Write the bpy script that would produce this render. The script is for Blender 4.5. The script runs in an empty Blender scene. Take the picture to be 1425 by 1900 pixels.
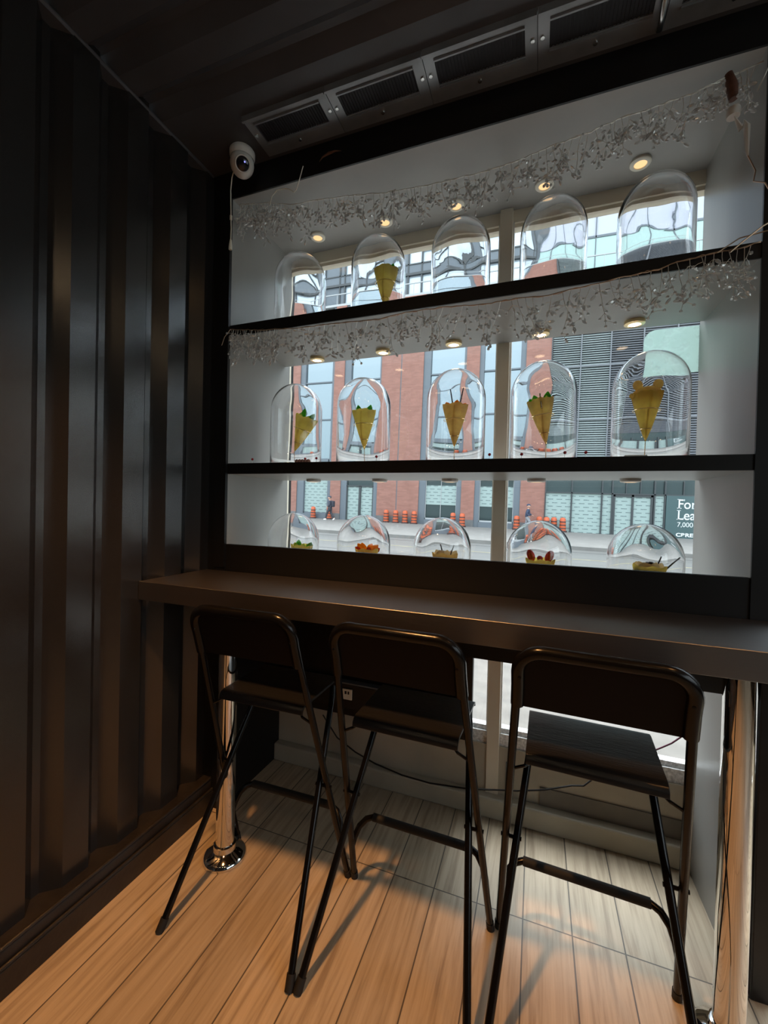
import bpy, bmesh, math, random
from mathutils import Vector, Matrix
random.seed(7)
PI = math.pi
sc = bpy.context.scene
COL = sc.collection

# ------------------------------------------------------------------ camera
cam_d = bpy.data.cameras.new('camera'); cam = bpy.data.objects.new('camera', cam_d); COL.objects.link(cam)
F_PX, YAW, PITCH, ROLL = 769.08, .3519, -.0118, .0233
cam_d.sensor_fit = 'HORIZONTAL'; cam_d.sensor_width = 36.0; cam_d.lens = F_PX / 1425 * 36.0
cam_d.clip_start = .02; cam_d.clip_end = 400
cy, sy, cp, sp = math.cos(YAW), math.sin(YAW), math.cos(PITCH), math.sin(PITCH)
fw = Vector((-sy, cy, 0)); rt = Vector((cy, sy, 0)); up = Vector((0, 0, 1))
f2 = fw * cp + up * sp; u2 = up * cp - fw * sp
cr, sr = math.cos(ROLL), math.sin(ROLL)
r3 = rt * cr + u2 * sr; u3 = u2 * cr - rt * sr
M = Matrix((r3, u3, -f2)).transposed().to_4x4(); M.translation = (0, 0, 1.35)
cam.matrix_world = M
sc.camera = cam

# ------------------------------------------------------------------ view + world + light
sc.view_settings.view_transform = 'Standard'; sc.view_settings.look = 'None'
sc.view_settings.gamma = 1.0; sc.view_settings.use_curve_mapping = False
sc.view_settings.exposure = 0.0
cyc = sc.cycles
cyc.max_bounces = 12; cyc.diffuse_bounces = 4; cyc.glossy_bounces = 6; cyc.transmission_bounces = 12
cyc.transparent_max_bounces = 24; cyc.sample_clamp_indirect = 6.0; cyc.use_denoising = True
cyc.blur_glossy = 0.5

SKY = 4.2
w = bpy.data.worlds.new('overcast'); sc.world = w; w.use_nodes = True
nt = w.node_tree; nt.nodes.clear()
tc = nt.nodes.new('ShaderNodeTexCoord'); sx = nt.nodes.new('ShaderNodeSeparateXYZ')
rp = nt.nodes.new('ShaderNodeValToRGB'); bg = nt.nodes.new('ShaderNodeBackground'); ow = nt.nodes.new('ShaderNodeOutputWorld')
nt.links.new(tc.outputs['Generated'], sx.inputs[0]); nt.links.new(sx.outputs['Z'], rp.inputs[0])
e = rp.color_ramp.elements
e[0].position = 0.0; e[0].color = (.40, .45, .46, 1); e[1].position = 1.0; e[1].color = (.95, 1.04, 1.14, 1)
e = rp.color_ramp.elements.new(.12); e.color = (.52, .60, .64, 1)
e = rp.color_ramp.elements.new(.40); e.color = (.84, .93, 1.02, 1)
nt.links.new(rp.outputs[0], bg.inputs[0]); bg.inputs[1].default_value = SKY; nt.links.new(bg.outputs[0], ow.inputs[0])

# the brightest part of the overcast sky, high above the roofs across the street
sun_d = bpy.data.lights.new('bright_cloud', 'SUN'); sun_d.energy = 6.5; sun_d.angle = math.radians(32); sun_d.color = (.93, .97, 1.0)
sun = bpy.data.objects.new('bright_cloud', sun_d); COL.objects.link(sun)
sun.rotation_euler = Vector((.02, -.39, -.92)).to_track_quat('-Z', 'Y').to_euler()

LAMP_FLOOR = 215.0     # warm ceiling lamps over the stools
LAMP_BACK = 5.0       # lamp row further back in the room

# ------------------------------------------------------------------ materials
def new_mat(name):
    m = bpy.data.materials.new(name); m.use_nodes = True
    return m, m.node_tree, m.node_tree.nodes['Principled BSDF']
def pbr(name, col, rough=.5, metal=0.0, spec=.5, trans=0.0, ior=1.45, bump=0.0, bscale=60.0, var=0.0, vscale=8.0, coat=0.0, stretch=None):
    m, t, b = new_mat(name)
    b.inputs['Base Color'].default_value = (*col, 1); b.inputs['Roughness'].default_value = rough
    b.inputs['Metallic'].default_value = metal; b.inputs['Specular IOR Level'].default_value = spec
    b.inputs['Transmission Weight'].default_value = trans; b.inputs['IOR'].default_value = ior
    b.inputs['Coat Weight'].default_value = coat
    c = t.nodes.new('ShaderNodeTexCoord'); mp = t.nodes.new('ShaderNodeMapping')
    t.links.new(c.outputs['Object'], mp.inputs[0])
    if stretch: mp.inputs['Scale'].default_value = stretch
    if var > 0:
        n = t.nodes.new('ShaderNodeTexNoise'); n.inputs['Scale'].default_value = vscale; n.inputs['Detail'].default_value = 5
        r = t.nodes.new('ShaderNodeValToRGB')
        r.color_ramp.elements[0].position = .3; r.color_ramp.elements[1].position = .7
        r.color_ramp.elements[0].color = (*[x * (1 - var) for x in col], 1)
        r.color_ramp.elements[1].color = (*[min(1, x * (1 + var)) for x in col], 1)
        t.links.new(mp.outputs[0], n.inputs[0]); t.links.new(n.outputs[0], r.inputs[0]); t.links.new(r.outputs[0], b.inputs['Base Color'])
    if bump > 0:
        n2 = t.nodes.new('ShaderNodeTexNoise'); n2.inputs['Scale'].default_value = bscale; n2.inputs['Detail'].default_value = 4
        bm_ = t.nodes.new('ShaderNodeBump'); bm_.inputs['Strength'].default_value = bump; bm_.inputs['Distance'].default_value = .01
        t.links.new(mp.outputs[0], n2.inputs[0]); t.links.new(n2.outputs[0], bm_.inputs['Height']); t.links.new(bm_.outputs[0], b.inputs['Normal'])
    return m
def emit(name, col, s):
    m = bpy.data.materials.new(name); m.use_nodes = True; t = m.node_tree; t.nodes.clear()
    e = t.nodes.new('ShaderNodeEmission'); o = t.nodes.new('ShaderNodeOutputMaterial')
    e.inputs[0].default_value = (*col, 1); e.inputs[1].default_value = s; t.links.new(e.outputs[0], o.inputs[0]); return m
def sheet_glass(name, tint=(1, 1, 1), refl=1.0, base=0.0):
    # a single pane: straight-through transparency with a fresnel reflection
    m = bpy.data.materials.new(name); m.use_nodes = True; t = m.node_tree; t.nodes.clear()
    tr = t.nodes.new('ShaderNodeBsdfTransparent'); tr.inputs[0].default_value = (*tint, 1)
    gl = t.nodes.new('ShaderNodeBsdfGlossy'); gl.inputs['Roughness'].default_value = .0
    fr = t.nodes.new('ShaderNodeLayerWeight'); fr.inputs[0].default_value = .5
    pw = t.nodes.new('ShaderNodeMath'); pw.operation = 'POWER'; pw.inputs[1].default_value = 5.0; t.links.new(fr.outputs['Facing'], pw.inputs[0])
    ma = t.nodes.new('ShaderNodeMath'); ma.operation = 'MULTIPLY_ADD'; ma.inputs[1].default_value = .9 * refl; ma.inputs[2].default_value = .035
    mx = t.nodes.new('ShaderNodeMixShader'); o = t.nodes.new('ShaderNodeOutputMaterial')
    t.links.new(pw.outputs[0], ma.inputs[0]); t.links.new(ma.outputs[0], mx.inputs[0])
    t.links.new(tr.outputs[0], mx.inputs[1]); t.links.new(gl.outputs[0], mx.inputs[2]); t.links.new(mx.outputs[0], o.inputs[0]); return m

def tile_floor_mat():
    m, t, b = new_mat('wood_look_tile')
    N, L = t.nodes.new, t.links.new
    c = N('ShaderNodeTexCoord'); s = N('ShaderNodeSeparateXYZ'); L(c.outputs['Object'], s.inputs[0])
    def math_(op, a, bb=None, cc=None):
        n = N('ShaderNodeMath'); n.operation = op
        for i, v in enumerate((a, bb, cc)):
            if v is None: continue
            if isinstance(v, (int, float)): n.inputs[i].default_value = v
            else: L(v, n.inputs[i])
        return n.outputs[0]
    u = math_('DIVIDE', math_('ADD', s.outputs['X'], .555 + 15), .1495)
    v = math_('DIVIDE', math_('ADD', s.outputs['Y'], 9.0 - 1.44 + .9), .9)
    fu = math_('FRACT', u); fv = math_('FRACT', v)
    iu = math_('FLOOR', u); iv = math_('FLOOR', v)
    du = math_('MINIMUM', fu, math_('SUBTRACT', 1, fu)); dv = math_('MINIMUM', fv, math_('SUBTRACT', 1, fv))
    gu = math_('LESS_THAN', du, .014); gv = math_('LESS_THAN', dv, .0022)
    g = math_('MAXIMUM', gu, gv)
    cmb = N('ShaderNodeCombineXYZ'); L(iu, cmb.inputs[0]); L(iv, cmb.inputs[1])
    wn = N('ShaderNodeTexWhiteNoise'); wn.noise_dimensions = '2D'; L(cmb.outputs[0], wn.inputs[0])
    # grain: noise strongly stretched along the plank, shifted per plank
    cmb2 = N('ShaderNodeCombineXYZ')
    L(math_('MULTIPLY_ADD', wn.outputs[0], 37.0, math_('MULTIPLY', s.outputs['X'], 48.0)), cmb2.inputs[0])
    L(math_('MULTIPLY_ADD', wn.outputs[0], 11.0, math_('MULTIPLY', s.outputs['Y'], 2.4)), cmb2.inputs[1])
    n1 = N('ShaderNodeTexNoise'); n1.inputs['Scale'].default_value = 1.0; n1.inputs['Detail'].default_value = 7; n1.inputs['Roughness'].default_value = .62; n1.inputs['Distortion'].default_value = .4
    L(cmb2.outputs[0], n1.inputs[0])
    n2 = N('ShaderNodeTexNoise'); n2.inputs['Scale'].default_value = 3.0; n2.inputs['Detail'].default_value = 3; L(c.outputs['Object'], n2.inputs[0])
    r = N('ShaderNodeValToRGB'); el = r.color_ramp.elements
    el[0].position = .30; el[0].color = (.27, .205, .14, 1); el[1].position = .72; el[1].color = (.53, .435, .32, 1)
    q = el.new(.5); q.color = (.44, .355, .25, 1)
    L(n1.outputs[0], r.inputs[0])
    hs = N('ShaderNodeHueSaturation')
    L(math_('MULTIPLY_ADD', wn.outputs[0], .22, .84), hs.inputs['Value'])
    L(r.outputs[0], hs.inputs['Color'])
    mx = N('ShaderNodeMix'); mx.data_type = 'RGBA'; L(g, mx.inputs[0]); L(hs.outputs[0], mx.inputs[6]); mx.inputs[7].default_value = (.085, .07, .052, 1)
    L(mx.outputs[2], b.inputs['Base Color'])
    L(math_('MULTIPLY_ADD', n2.outputs[0], .25, .30), b.inputs['Roughness'])
    bu = N('ShaderNodeBump'); bu.inputs['Strength'].default_value = .4; bu.inputs['Distance'].default_value = .002
    L(math_('SUBTRACT', math_('MULTIPLY', n1.outputs[0], .3), g), bu.inputs['Height']); L(bu.outputs[0], b.inputs['Normal'])
    b.inputs['Specular IOR Level'].default_value = .4
    return m
def brick_mat():
    m, t, b = new_mat('red_brick')
    N, L = t.nodes.new, t.links.new
    c = N('ShaderNodeTexCoord'); s = N('ShaderNodeSeparateXYZ'); cb = N('ShaderNodeCombineXYZ')
    L(c.outputs['Object'], s.inputs[0]); L(s.outputs['X'], cb.inputs[0]); L(s.outputs['Z'], cb.inputs[1])
    br = N('ShaderNodeTexBrick'); L(cb.outputs[0], br.inputs[0])
    br.inputs['Scale'].default_value = 1.0; br.inputs['Brick Width'].default_value = .42; br.inputs['Row Height'].default_value = .11
    br.inputs['Mortar Size'].default_value = .012; br.inputs['Mortar Smooth'].default_value = .4; br.inputs['Bias'].default_value = -.1
    br.inputs['Color1'].default_value = (.29, .135, .105, 1); br.inputs['Color2'].default_value = (.24, .108, .082, 1); br.inputs['Mortar'].default_value = (.21, .13, .11, 1)
    n = N('ShaderNodeTexNoise'); n.inputs['Scale'].default_value = 1.3; n.inputs['Detail'].default_value = 6; L(cb.outputs[0], n.inputs[0])
    mp = N('ShaderNodeMapRange'); mp.inputs[3].default_value = .82; mp.inputs[4].default_value = 1.18; L(n.outputs[0], mp.inputs[0])
    hs = N('ShaderNodeHueSaturation'); L(mp.outputs[0], hs.inputs['Value']); L(br.outputs[0], hs.inputs['Color'])
    L(hs.outputs[0], b.inputs['Base Color']); b.inputs['Roughness'].default_value = .85
    return m
def cover_mat():
    m, t, b = new_mat('printed_window_paper')
    N, L = t.nodes.new, t.links.new
    def math_(op, a, bb=None):
        n = N('ShaderNodeMath'); n.operation = op
        for i, v in enumerate((a, bb)):
            if v is None: continue
            if isinstance(v, (int, float)): n.inputs[i].default_value = v
            else: L(v, n.inputs[i])
        return n.outputs[0]
    c = N('ShaderNodeTexCoord'); s = N('ShaderNodeSeparateXYZ'); L(c.outputs['Object'], s.inputs[0])
    row = math_('DIVIDE', math_('ADD', s.outputs['Z'], 10), .27)
    ir = math_('FLOOR', row); fr_ = math_('FRACT', row)
    off = math_('MULTIPLY', math_('MODULO', ir, 2), .5)
    col = math_('FRACT', math_('ADD', math_('DIVIDE', math_('ADD', s.outputs['X'], 60), .62), off))
    a = math_('MULTIPLY', math_('LESS_THAN', fr_, .22), math_('LESS_THAN', col, .62))
    n = N('ShaderNodeTexNoise'); n.inputs['Scale'].default_value = 22; L(c.outputs['Object'], n.inputs[0])
    a = math_('MULTIPLY', a, math_('GREATER_THAN', n.outputs[0], .38))
    mx = N('ShaderNodeMix'); mx.data_type = 'RGBA'; L(a, mx.inputs[0])
    mx.inputs[6].default_value = (.27, .35, .335, 1); mx.inputs[7].default_value = (.095, .135, .14, 1)
    L(mx.outputs[2], b.inputs['Base Color']); b.inputs['Roughness'].default_value = .5
    return m

MT = {}
MT['container'] = pbr('painted_container_steel', (.016, .015, .015), .26, spec=1.0, bump=.05, bscale=14, var=.12, vscale=3)
MT['roof'] = pbr('painted_roof_steel', (.060, .060, .066), .34, bump=.05, bscale=10, var=.15, vscale=3)
MT['rail'] = pbr('worn_bottom_rail', (.020, .017, .015), .38, bump=.2, bscale=30, var=.3, vscale=18)
MT['floor'] = tile_floor_mat()
MT['black'] = pbr('black_satin_paint', (.0075, .0075, .008), .42, spec=.4, bump=.03, bscale=40)
MT['bay'] = pbr('grey_satin_panel', (.33, .325, .305), .34, spec=.5, bump=.02, bscale=30, var=.06, vscale=5, stretch=(1, 1, .15))
MT['vent'] = pbr('grey_vent_steel', (.24, .25, .26), .30, metal=.5, bump=.08, bscale=8, var=.25, vscale=6)
MT['grille'] = pbr('dark_grille', (.012, .012, .016), .5)
MT['bolt'] = pbr('zinc_bolt', (.7, .7, .68), .25, metal=1)
MT['counter'] = pbr('dark_walnut_worktop', (.006, .0035, .003), .42, spec=.5, ior=2.5, var=.45, vscale=14, stretch=(.35, 5, 5), bump=.04, bscale=30)
MT['chrome'] = pbr('polished_chrome', (.75, .74, .72), .05, metal=1)
MT['stool'] = pbr('black_steel_tube', (.004, .0037, .0037), .22, spec=.3, bump=.02, bscale=80)
MT['plate'] = pbr('dark_brown_plate', (.006, .004, .004), .6, spec=.15)
MT['seat'] = pbr('black_oak_seat', (.011, .011, .012), .30, spec=.55, bump=.12, bscale=26, stretch=(1.0, 9, 1))
MT['rubber'] = pbr('black_rubber', (.01, .01, .01), .7)
MT['alum'] = pbr('beige_window_frame', (.74, .67, .54), .42, metal=.0, var=.05, vscale=4)
MT['sill'] = pbr('speckled_white_sill', (.75, .76, .75), .5, var=.35, vscale=90)
MT['knee'] = pbr('beige_plaster', (.42, .38, .30), .6, var=.10, vscale=5, bump=.05, bscale=50)
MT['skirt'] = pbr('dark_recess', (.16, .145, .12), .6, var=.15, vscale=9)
MT['pane'] = sheet_glass('window_pane', (.97, .985, .98), 1.0)
MT['dome'] = pbr('clear_glass', (1, 1, 1), .0, trans=1.0, ior=1.42, spec=.5)
def bead_mat():
    m = bpy.data.materials.new('clear_acrylic_bead'); m.use_nodes = True; t = m.node_tree; t.nodes.clear()
    N, L = t.nodes.new, t.links.new
    gs = N('ShaderNodeBsdfGlass'); gs.inputs[0].default_value = (1, 1, 1, 1); gs.inputs['Roughness'].default_value = .04; gs.inputs['IOR'].default_value = 1.35
    di = N('ShaderNodeBsdfDiffuse'); di.inputs[0].default_value = (.95, .95, .93, 1)
    gl = N('ShaderNodeBsdfGlossy'); gl.inputs['Roughness'].default_value = .07
    a = N('ShaderNodeMixShader'); a.inputs[0].default_value = .62; c = N('ShaderNodeMixShader'); c.inputs[0].default_value = .28
    o = N('ShaderNodeOutputMaterial')
    tl = N('ShaderNodeBsdfTranslucent'); tl.inputs[0].default_value = (.97, .97, .95, 1); d2 = N('ShaderNodeMixShader'); d2.inputs[0].default_value = .55
    L(di.outputs[0], d2.inputs[1]); L(tl.outputs[0], d2.inputs[2])
    L(gs.outputs[0], a.inputs[1]); L(d2.outputs[0], a.inputs[2]); L(a.outputs[0], c.inputs[1]); L(gl.outputs[0], c.inputs[2]); L(c.outputs[0], o.inputs[0]); return m
MT['bead'] = bead_mat()
MT['twig'] = pbr('silver_wire', (.80, .78, .72), .3, metal=.4)
MT['copper'] = pbr('copper_wire', (.55, .38, .26), .3, metal=.8)
MT['white'] = pbr('white_plastic', (.72, .70, .66), .4)
MT['cream'] = pbr('cream_plastic', (.82, .79, .68), .45)
MT['lens'] = pbr('black_lens', (.01, .01, .015), .08)
MT['led'] = emit('blue_led', (.2, .2, 1), 3.0)
MT['lamp_top'] = emit('warm_spot_lens', (1.0, .62, .30), 1.25)
MT['lamp_mid'] = emit('warm_bright_lens', (1.0, .70, .42), 9.0)
MT['lamp_low'] = emit('warm_low_lens', (1.0, .72, .45), 3.5)
MT['lamp_room'] = emit('warm_room_lamp', (1.0, .70, .40), 40.0)
MT['lamp_down'] = emit('warm_downlight_lens', (1.0, .58, .24), 5.0)
MT['gold'] = pbr('gold_wire', (.80, .62, .35), .2, metal=1)
MT['crepe'] = pbr('golden_crepe', (.97, .77, .33), .45, var=.18, vscale=25)
MT['crepe_b'] = pbr('brown_crepe', (.94, .67, .33), .5, var=.25, vscale=25)
MT['leaf'] = pbr('green_leaf', (.16, .50, .06), .45, var=.3, vscale=40)
MT['leaf_p'] = pbr('pale_leaf', (.55, .62, .12), .45)
MT['straw'] = pbr('strawberry_red', (.70, .05, .02), .3, var=.3, vscale=60)
MT['peach'] = pbr('orange_fruit', (.85, .38, .06), .35, var=.2, vscale=30)
MT['cream_f'] = pbr('cream_filling', (.82, .70, .48), .5)
MT['choc'] = pbr('chocolate', (.045, .018, .015), .3)
MT['redplate'] = pbr('reddish_plate', (.30, .10, .07), .35)
MT['berry'] = pbr('red_berry', (.45, .02, .03), .25)
MT['pale_patch'] = None
MT['cable'] = pbr('black_cable', (.012, .01, .01), .4)
MT['cable_p'] = pbr('plum_cable', (.12, .02, .05), .4)
MT['brown'] = pbr('brown_tape', (.13, .055, .035), .5, var=.3, vscale=60)
# outdoors
MT['brick'] = brick_mat()
MT['oframe'] = pbr('blue_grey_frame', (0.111, 0.133, 0.155), .5)
MT['odark'] = pbr('dark_grey_frame', (0.041, 0.048, 0.052), .4)
MT['oglass'] = pbr('mirror_window_glass', (0.222, 0.274, 0.303), .04, metal=.75)
MT['oglass_d'] = pbr('dark_shop_glass', (0.037, 0.056, 0.059), .05, metal=.4)
MT['oglass_b'] = pbr('pale_blue_glass', (.46, .53, .60), .12, metal=.2)
MT['oglass_l'] = pbr('lavender_glass', (.36, .38, .44), .12, metal=.2)
MT['oglass_g'] = pbr('pale_green_glass', (.30, .42, .40), .12, metal=.2)
MT['cover'] = cover_mat()
MT['stone'] = pbr('grey_base_stone', (0.126, 0.130, 0.133), .8, var=.15, vscale=2)
MT['louvre'] = pbr('grey_louvre_metal', (0.141, 0.152, 0.170), .5)
MT['louvre_b'] = pbr('pale_louvre_metal', (0.252, 0.296, 0.296), .45)
MT['louvre_back'] = pbr('louvre_backing', (0.059, 0.063, 0.074), .7)
MT['white_o'] = pbr('white_rail_metal', (0.355, 0.370, 0.377), .5)
MT['road'] = pbr('wet_asphalt', (.105, .105, .10), .45, var=.16, vscale=.9, stretch=(.25, 1, 1))
MT['walk'] = pbr('concrete_pavement', (.165, .16, .15), .7, var=.14, vscale=1.6)
MT['walk_n'] = pbr('near_pavement', (.150, .136, .12), .75, var=.16, vscale=6)
MT['kerb'] = pbr('kerb_concrete', (0.163, 0.163, 0.155), .8)
MT['line_y'] = pbr('faded_yellow_line', (.20, .18, .11), .7, var=.3, vscale=3)
MT['line_d'] = pbr('dark_tar_line', (.06, .06, .06), .6)
MT['orange'] = pbr('orange_plastic', (0.459, 0.089, 0.030), .4)
MT['bband'] = pbr('dark_band', (0.074, 0.033, 0.030), .5)
MT['sign'] = pbr('dark_teal_sign', (.045, .085, .09), .35)
MT['signw'] = pbr('white_letters', (.6, .62, .62), .5)
MT['signg'] = pbr('green_letters', (.1, .5, .3), .5)
MT['skin'] = pbr('skin', (.50, .30, .22), .6)
MT['navy'] = pbr('navy_jacket', (.035, .05, .09), .7)
MT['slate'] = pbr('slate_jacket', (.05, .055, .075), .7)
MT['greyt'] = pbr('grey_trousers', (.045, .045, .055), .8)
MT['pale_t'] = pbr('pale_trousers', (.24, .25, .27), .8)
MT['pack'] = pbr('dark_backpack', (.03, .032, .045), .7)
MT['shoe'] = pbr('white_shoe', (.85, .85, .85), .5)

def translucent(key, amt=.5, tint=1.0):
    m = MT[key]; t = m.node_tree; b = t.nodes['Principled BSDF']; o = t.nodes['Material Output']
    tl = t.nodes.new('ShaderNodeBsdfTranslucent'); mx = t.nodes.new('ShaderNodeMixShader'); mx.inputs[0].default_value = amt
    c = b.inputs['Base Color']
    if c.is_linked: t.links.new(c.links[0].from_socket, tl.inputs[0])
    else: tl.inputs[0].default_value = [min(1, v * tint) for v in c.default_value]
    t.links.new(b.outputs[0], mx.inputs[1]); t.links.new(tl.outputs[0], mx.inputs[2]); t.links.new(mx.outputs[0], o.inputs['Surface'])
# translucent part for crepes
for k in ('crepe', 'crepe_b', 'leaf', 'leaf_p', 'cream_f', 'peach'):
    t = MT[k].node_tree; b = t.nodes['Principled BSDF']
    translucent(k, .82)
def pale_patch_mat():
    m = bpy.data.materials.new('pale_translucent_patch'); m.use_nodes = True; t = m.node_tree; t.nodes.clear()
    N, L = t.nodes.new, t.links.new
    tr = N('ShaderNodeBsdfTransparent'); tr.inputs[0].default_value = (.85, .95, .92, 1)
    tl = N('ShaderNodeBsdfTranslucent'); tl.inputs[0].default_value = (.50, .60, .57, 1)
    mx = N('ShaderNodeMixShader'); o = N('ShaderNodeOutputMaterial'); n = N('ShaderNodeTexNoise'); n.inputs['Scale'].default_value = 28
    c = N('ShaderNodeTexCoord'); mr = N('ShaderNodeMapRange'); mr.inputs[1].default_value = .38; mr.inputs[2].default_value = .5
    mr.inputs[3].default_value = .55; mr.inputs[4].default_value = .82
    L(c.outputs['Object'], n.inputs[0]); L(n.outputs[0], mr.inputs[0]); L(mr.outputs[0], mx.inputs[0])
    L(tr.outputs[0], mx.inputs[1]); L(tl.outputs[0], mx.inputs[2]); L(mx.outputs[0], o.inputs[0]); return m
MT['pale_patch'] = pale_patch_mat()

# ------------------------------------------------------------------ mesh helpers
class MB:
    def __init__(s): s.v = []; s.f = []; s.m = []
    def add(s, vs, fs, mi=0):
        o = len(s.v); s.v += [tuple(v) for v in vs]; s.f += [tuple(i + o for i in f) for f in fs]; s.m += [mi] * len(fs)
    def box(s, x0, x1, y0, y1, z0, z1, mi=0):
        vs = [(x, y, z) for z in (z0, z1) for y in (y0, y1) for x in (x0, x1)]
        s.add(vs, [(0, 2, 3, 1), (4, 5, 7, 6), (0, 1, 5, 4), (2, 6, 7, 3), (0, 4, 6, 2), (1, 3, 7, 5)], mi); return s
    def rbox(s, x0, x1, y0, y1, z0, z1, r=.004, seg=2, mi=0):
        b = bmesh.new(); bmesh.ops.create_cube(b, size=1)
        for v in b.verts: v.co = Vector(((x0 + x1) / 2 + v.co.x * (x1 - x0), (y0 + y1) / 2 + v.co.y * (y1 - y0), (z0 + z1) / 2 + v.co.z * (z1 - z0)))
        bmesh.ops.bevel(b, geom=b.edges[:], offset=r, segments=seg, profile=.5, affect='EDGES')
        b.verts.ensure_lookup_table(); s.add([v.co[:] for v in b.verts], [tuple(v.index for v in f.verts) for f in b.faces], mi); b.free(); return s
    def tube(s, pts, r, n=10, caps=True, mi=0):
        pts = [Vector(p) for p in pts]; rs = r if isinstance(r, (list, tuple)) else [r] * len(pts)
        rings = []; prev = None
        for i, p in enumerate(pts):
            t = (pts[min(i + 1, len(pts) - 1)] - pts[max(i - 1, 0)]).normalized()
            if prev is None:
                a = Vector((0, 0, 1)) if abs(t.z) < .9 else Vector((1, 0, 0)); u = t.cross(a).normalized()
            else: u = (prev - t * prev.dot(t)).normalized()
            prev = u; w_ = t.cross(u)
            rings.append([p + (u * math.cos(2 * PI * k / n) + w_ * math.sin(2 * PI * k / n)) * rs[i] for k in range(n)])
        vs = [v[:] for ring in rings for v in ring]; fs = []
        for i in range(len(pts) - 1):
            for k in range(n): fs.append((i * n + k, i * n + (k + 1) % n, (i + 1) * n + (k + 1) % n, (i + 1) * n + k))
        if caps: fs.append(tuple(range(n))[::-1]); fs.append(tuple((len(pts) - 1) * n + k for k in range(n)))
        s.add(vs, fs, mi); return s
    def lathe(s, prof, n=32, c=(0, 0, 0), mi=0, closed=False, wob=None):
        vs = []; fs = []
        for j, (r, z) in enumerate(prof):
            for k in range(n):
                a = 2 * PI * k / n; rr = r if wob is None else r + wob(a, z, j)
                vs.append((c[0] + rr * math.cos(a), c[1] + rr * math.sin(a), c[2] + z))
        for j in range(len(prof) - 1):
            for k in range(n): fs.append((j * n + k, j * n + (k + 1) % n, (j + 1) * n + (k + 1) % n, (j + 1) * n + k))
        if closed:
            j = len(prof) - 1
            for k in range(n): fs.append((j * n + k, j * n + (k + 1) % n, (k + 1) % n, k))
        s.add(vs, fs, mi); return s
    def ball(s, c, r, n=8, mi=0, sc_=(1, 1, 1), axis=None):
        vs = []; m = n // 2 + 1
        q = Vector((0, 0, 1)).rotation_difference(Vector(axis)) if axis is not None else None
        for j in range(m):
            th = PI * j / (m - 1)
            for k in range(n):
                a = 2 * PI * k / n
                v = Vector((math.sin(th) * math.cos(a) * sc_[0], math.sin(th) * math.sin(a) * sc_[1], math.cos(th) * sc_[2])) * r
                if q: v = q @ v
                vs.append((c[0] + v.x, c[1] + v.y, c[2] + v.z))
        fs = [(j * n + k, j * n + (k + 1) % n, (j + 1) * n + (k + 1) % n, (j + 1) * n + k) for j in range(m - 1) for k in range(n)]
        s.add(vs, fs, mi); return s
    def prism(s, poly, axis, a, b, mi=0):
        # poly: list of 2-D points; axis 'x','y' or 'z' is the extrusion axis
        def P(p, h): return {'x': (h, p[0], p[1]), 'y': (p[0], h, p[1]), 'z': (p[0], p[1], h)}[axis]
        n = len(poly); vs = [P(p, a) for p in poly] + [P(p, b) for p in poly]
        fs = [(i, (i + 1) % n, (i + 1) % n + n, i + n) for i in range(n)] + [tuple(range(n))[::-1], tuple(range(n, 2 * n))]
        s.add(vs, fs, mi); return s
    def build(s, name, mat, parent=None, smooth=False, loc=None):
        me = bpy.data.meshes.new(name); me.from_pydata(s.v, [], s.f)
        mats = mat if isinstance(mat, (list, tuple)) else [mat]
        for m_ in mats: me.materials.append(m_)
        me.polygons.foreach_set('material_index', s.m)
        b = bmesh.new(); b.from_mesh(me); bmesh.ops.remove_doubles(b, verts=b.verts, dist=1e-6)
        bmesh.ops.recalc_face_normals(b, faces=b.faces); b.to_mesh(me); b.free()
        if smooth:
            me.polygons.foreach_set('use_smooth', [True] * len(me.polygons))
            if smooth != 'full': me.set_sharp_from_angle(angle=math.radians(40))
        o = bpy.data.objects.new(name, me); COL.objects.link(o)
        if parent: o.parent = parent
        if loc: o.location = loc
        return o
def tag(o, label=None, cat=None, group=None, kind=None):
    if label: o['label'] = label
    if cat: o['category'] = cat
    if group: o['group'] = group
    if kind: o['kind'] = kind
    return o
def thing(name, label, cat, loc=(0, 0, 0), group=None, rz=0, kind=None):
    o = bpy.data.objects.new(name, None); COL.objects.link(o); o.empty_display_size = .05
    o.location = loc; o.rotation_euler = (0, 0, rz); return tag(o, label, cat, group, kind)
def copy_tree(o, parent=None):
    c = o.copy(); COL.objects.link(c)
    if parent is not None: c.parent = parent
    for ch in list(o.children): copy_tree(ch, c)
    return c
def arc(c, r, a0, a1, n, f): return [f(c[0] + r * math.cos(a0 + (a1 - a0) * i / n), c[1] + r * math.sin(a0 + (a1 - a0) * i / n)) for i in range(n + 1)]

# ------------------------------------------------------------------ dimensions
XL, XR, YF, YB = -1.272, .577, 1.466, 1.915
ZB, ZC = 2.67, 2.79                 # display ceiling, room ceiling
ZLIP, ZFL = 1.172, .925             # top of the fascia lip, display floor
M1, M2, T1, T2 = 1.525, 1.479, 2.124, 2.082
XW = -1.372; XB = -1.33
RX, RY = 3.0, -2.4                  # room extent to the right and behind

# ------------------------------------------------------------------ structure
MB().box(XW - .1, RX, RY, 2.0, -.06, 0).build('floor', MT['floor'])['kind'] = 'structure'
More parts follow.
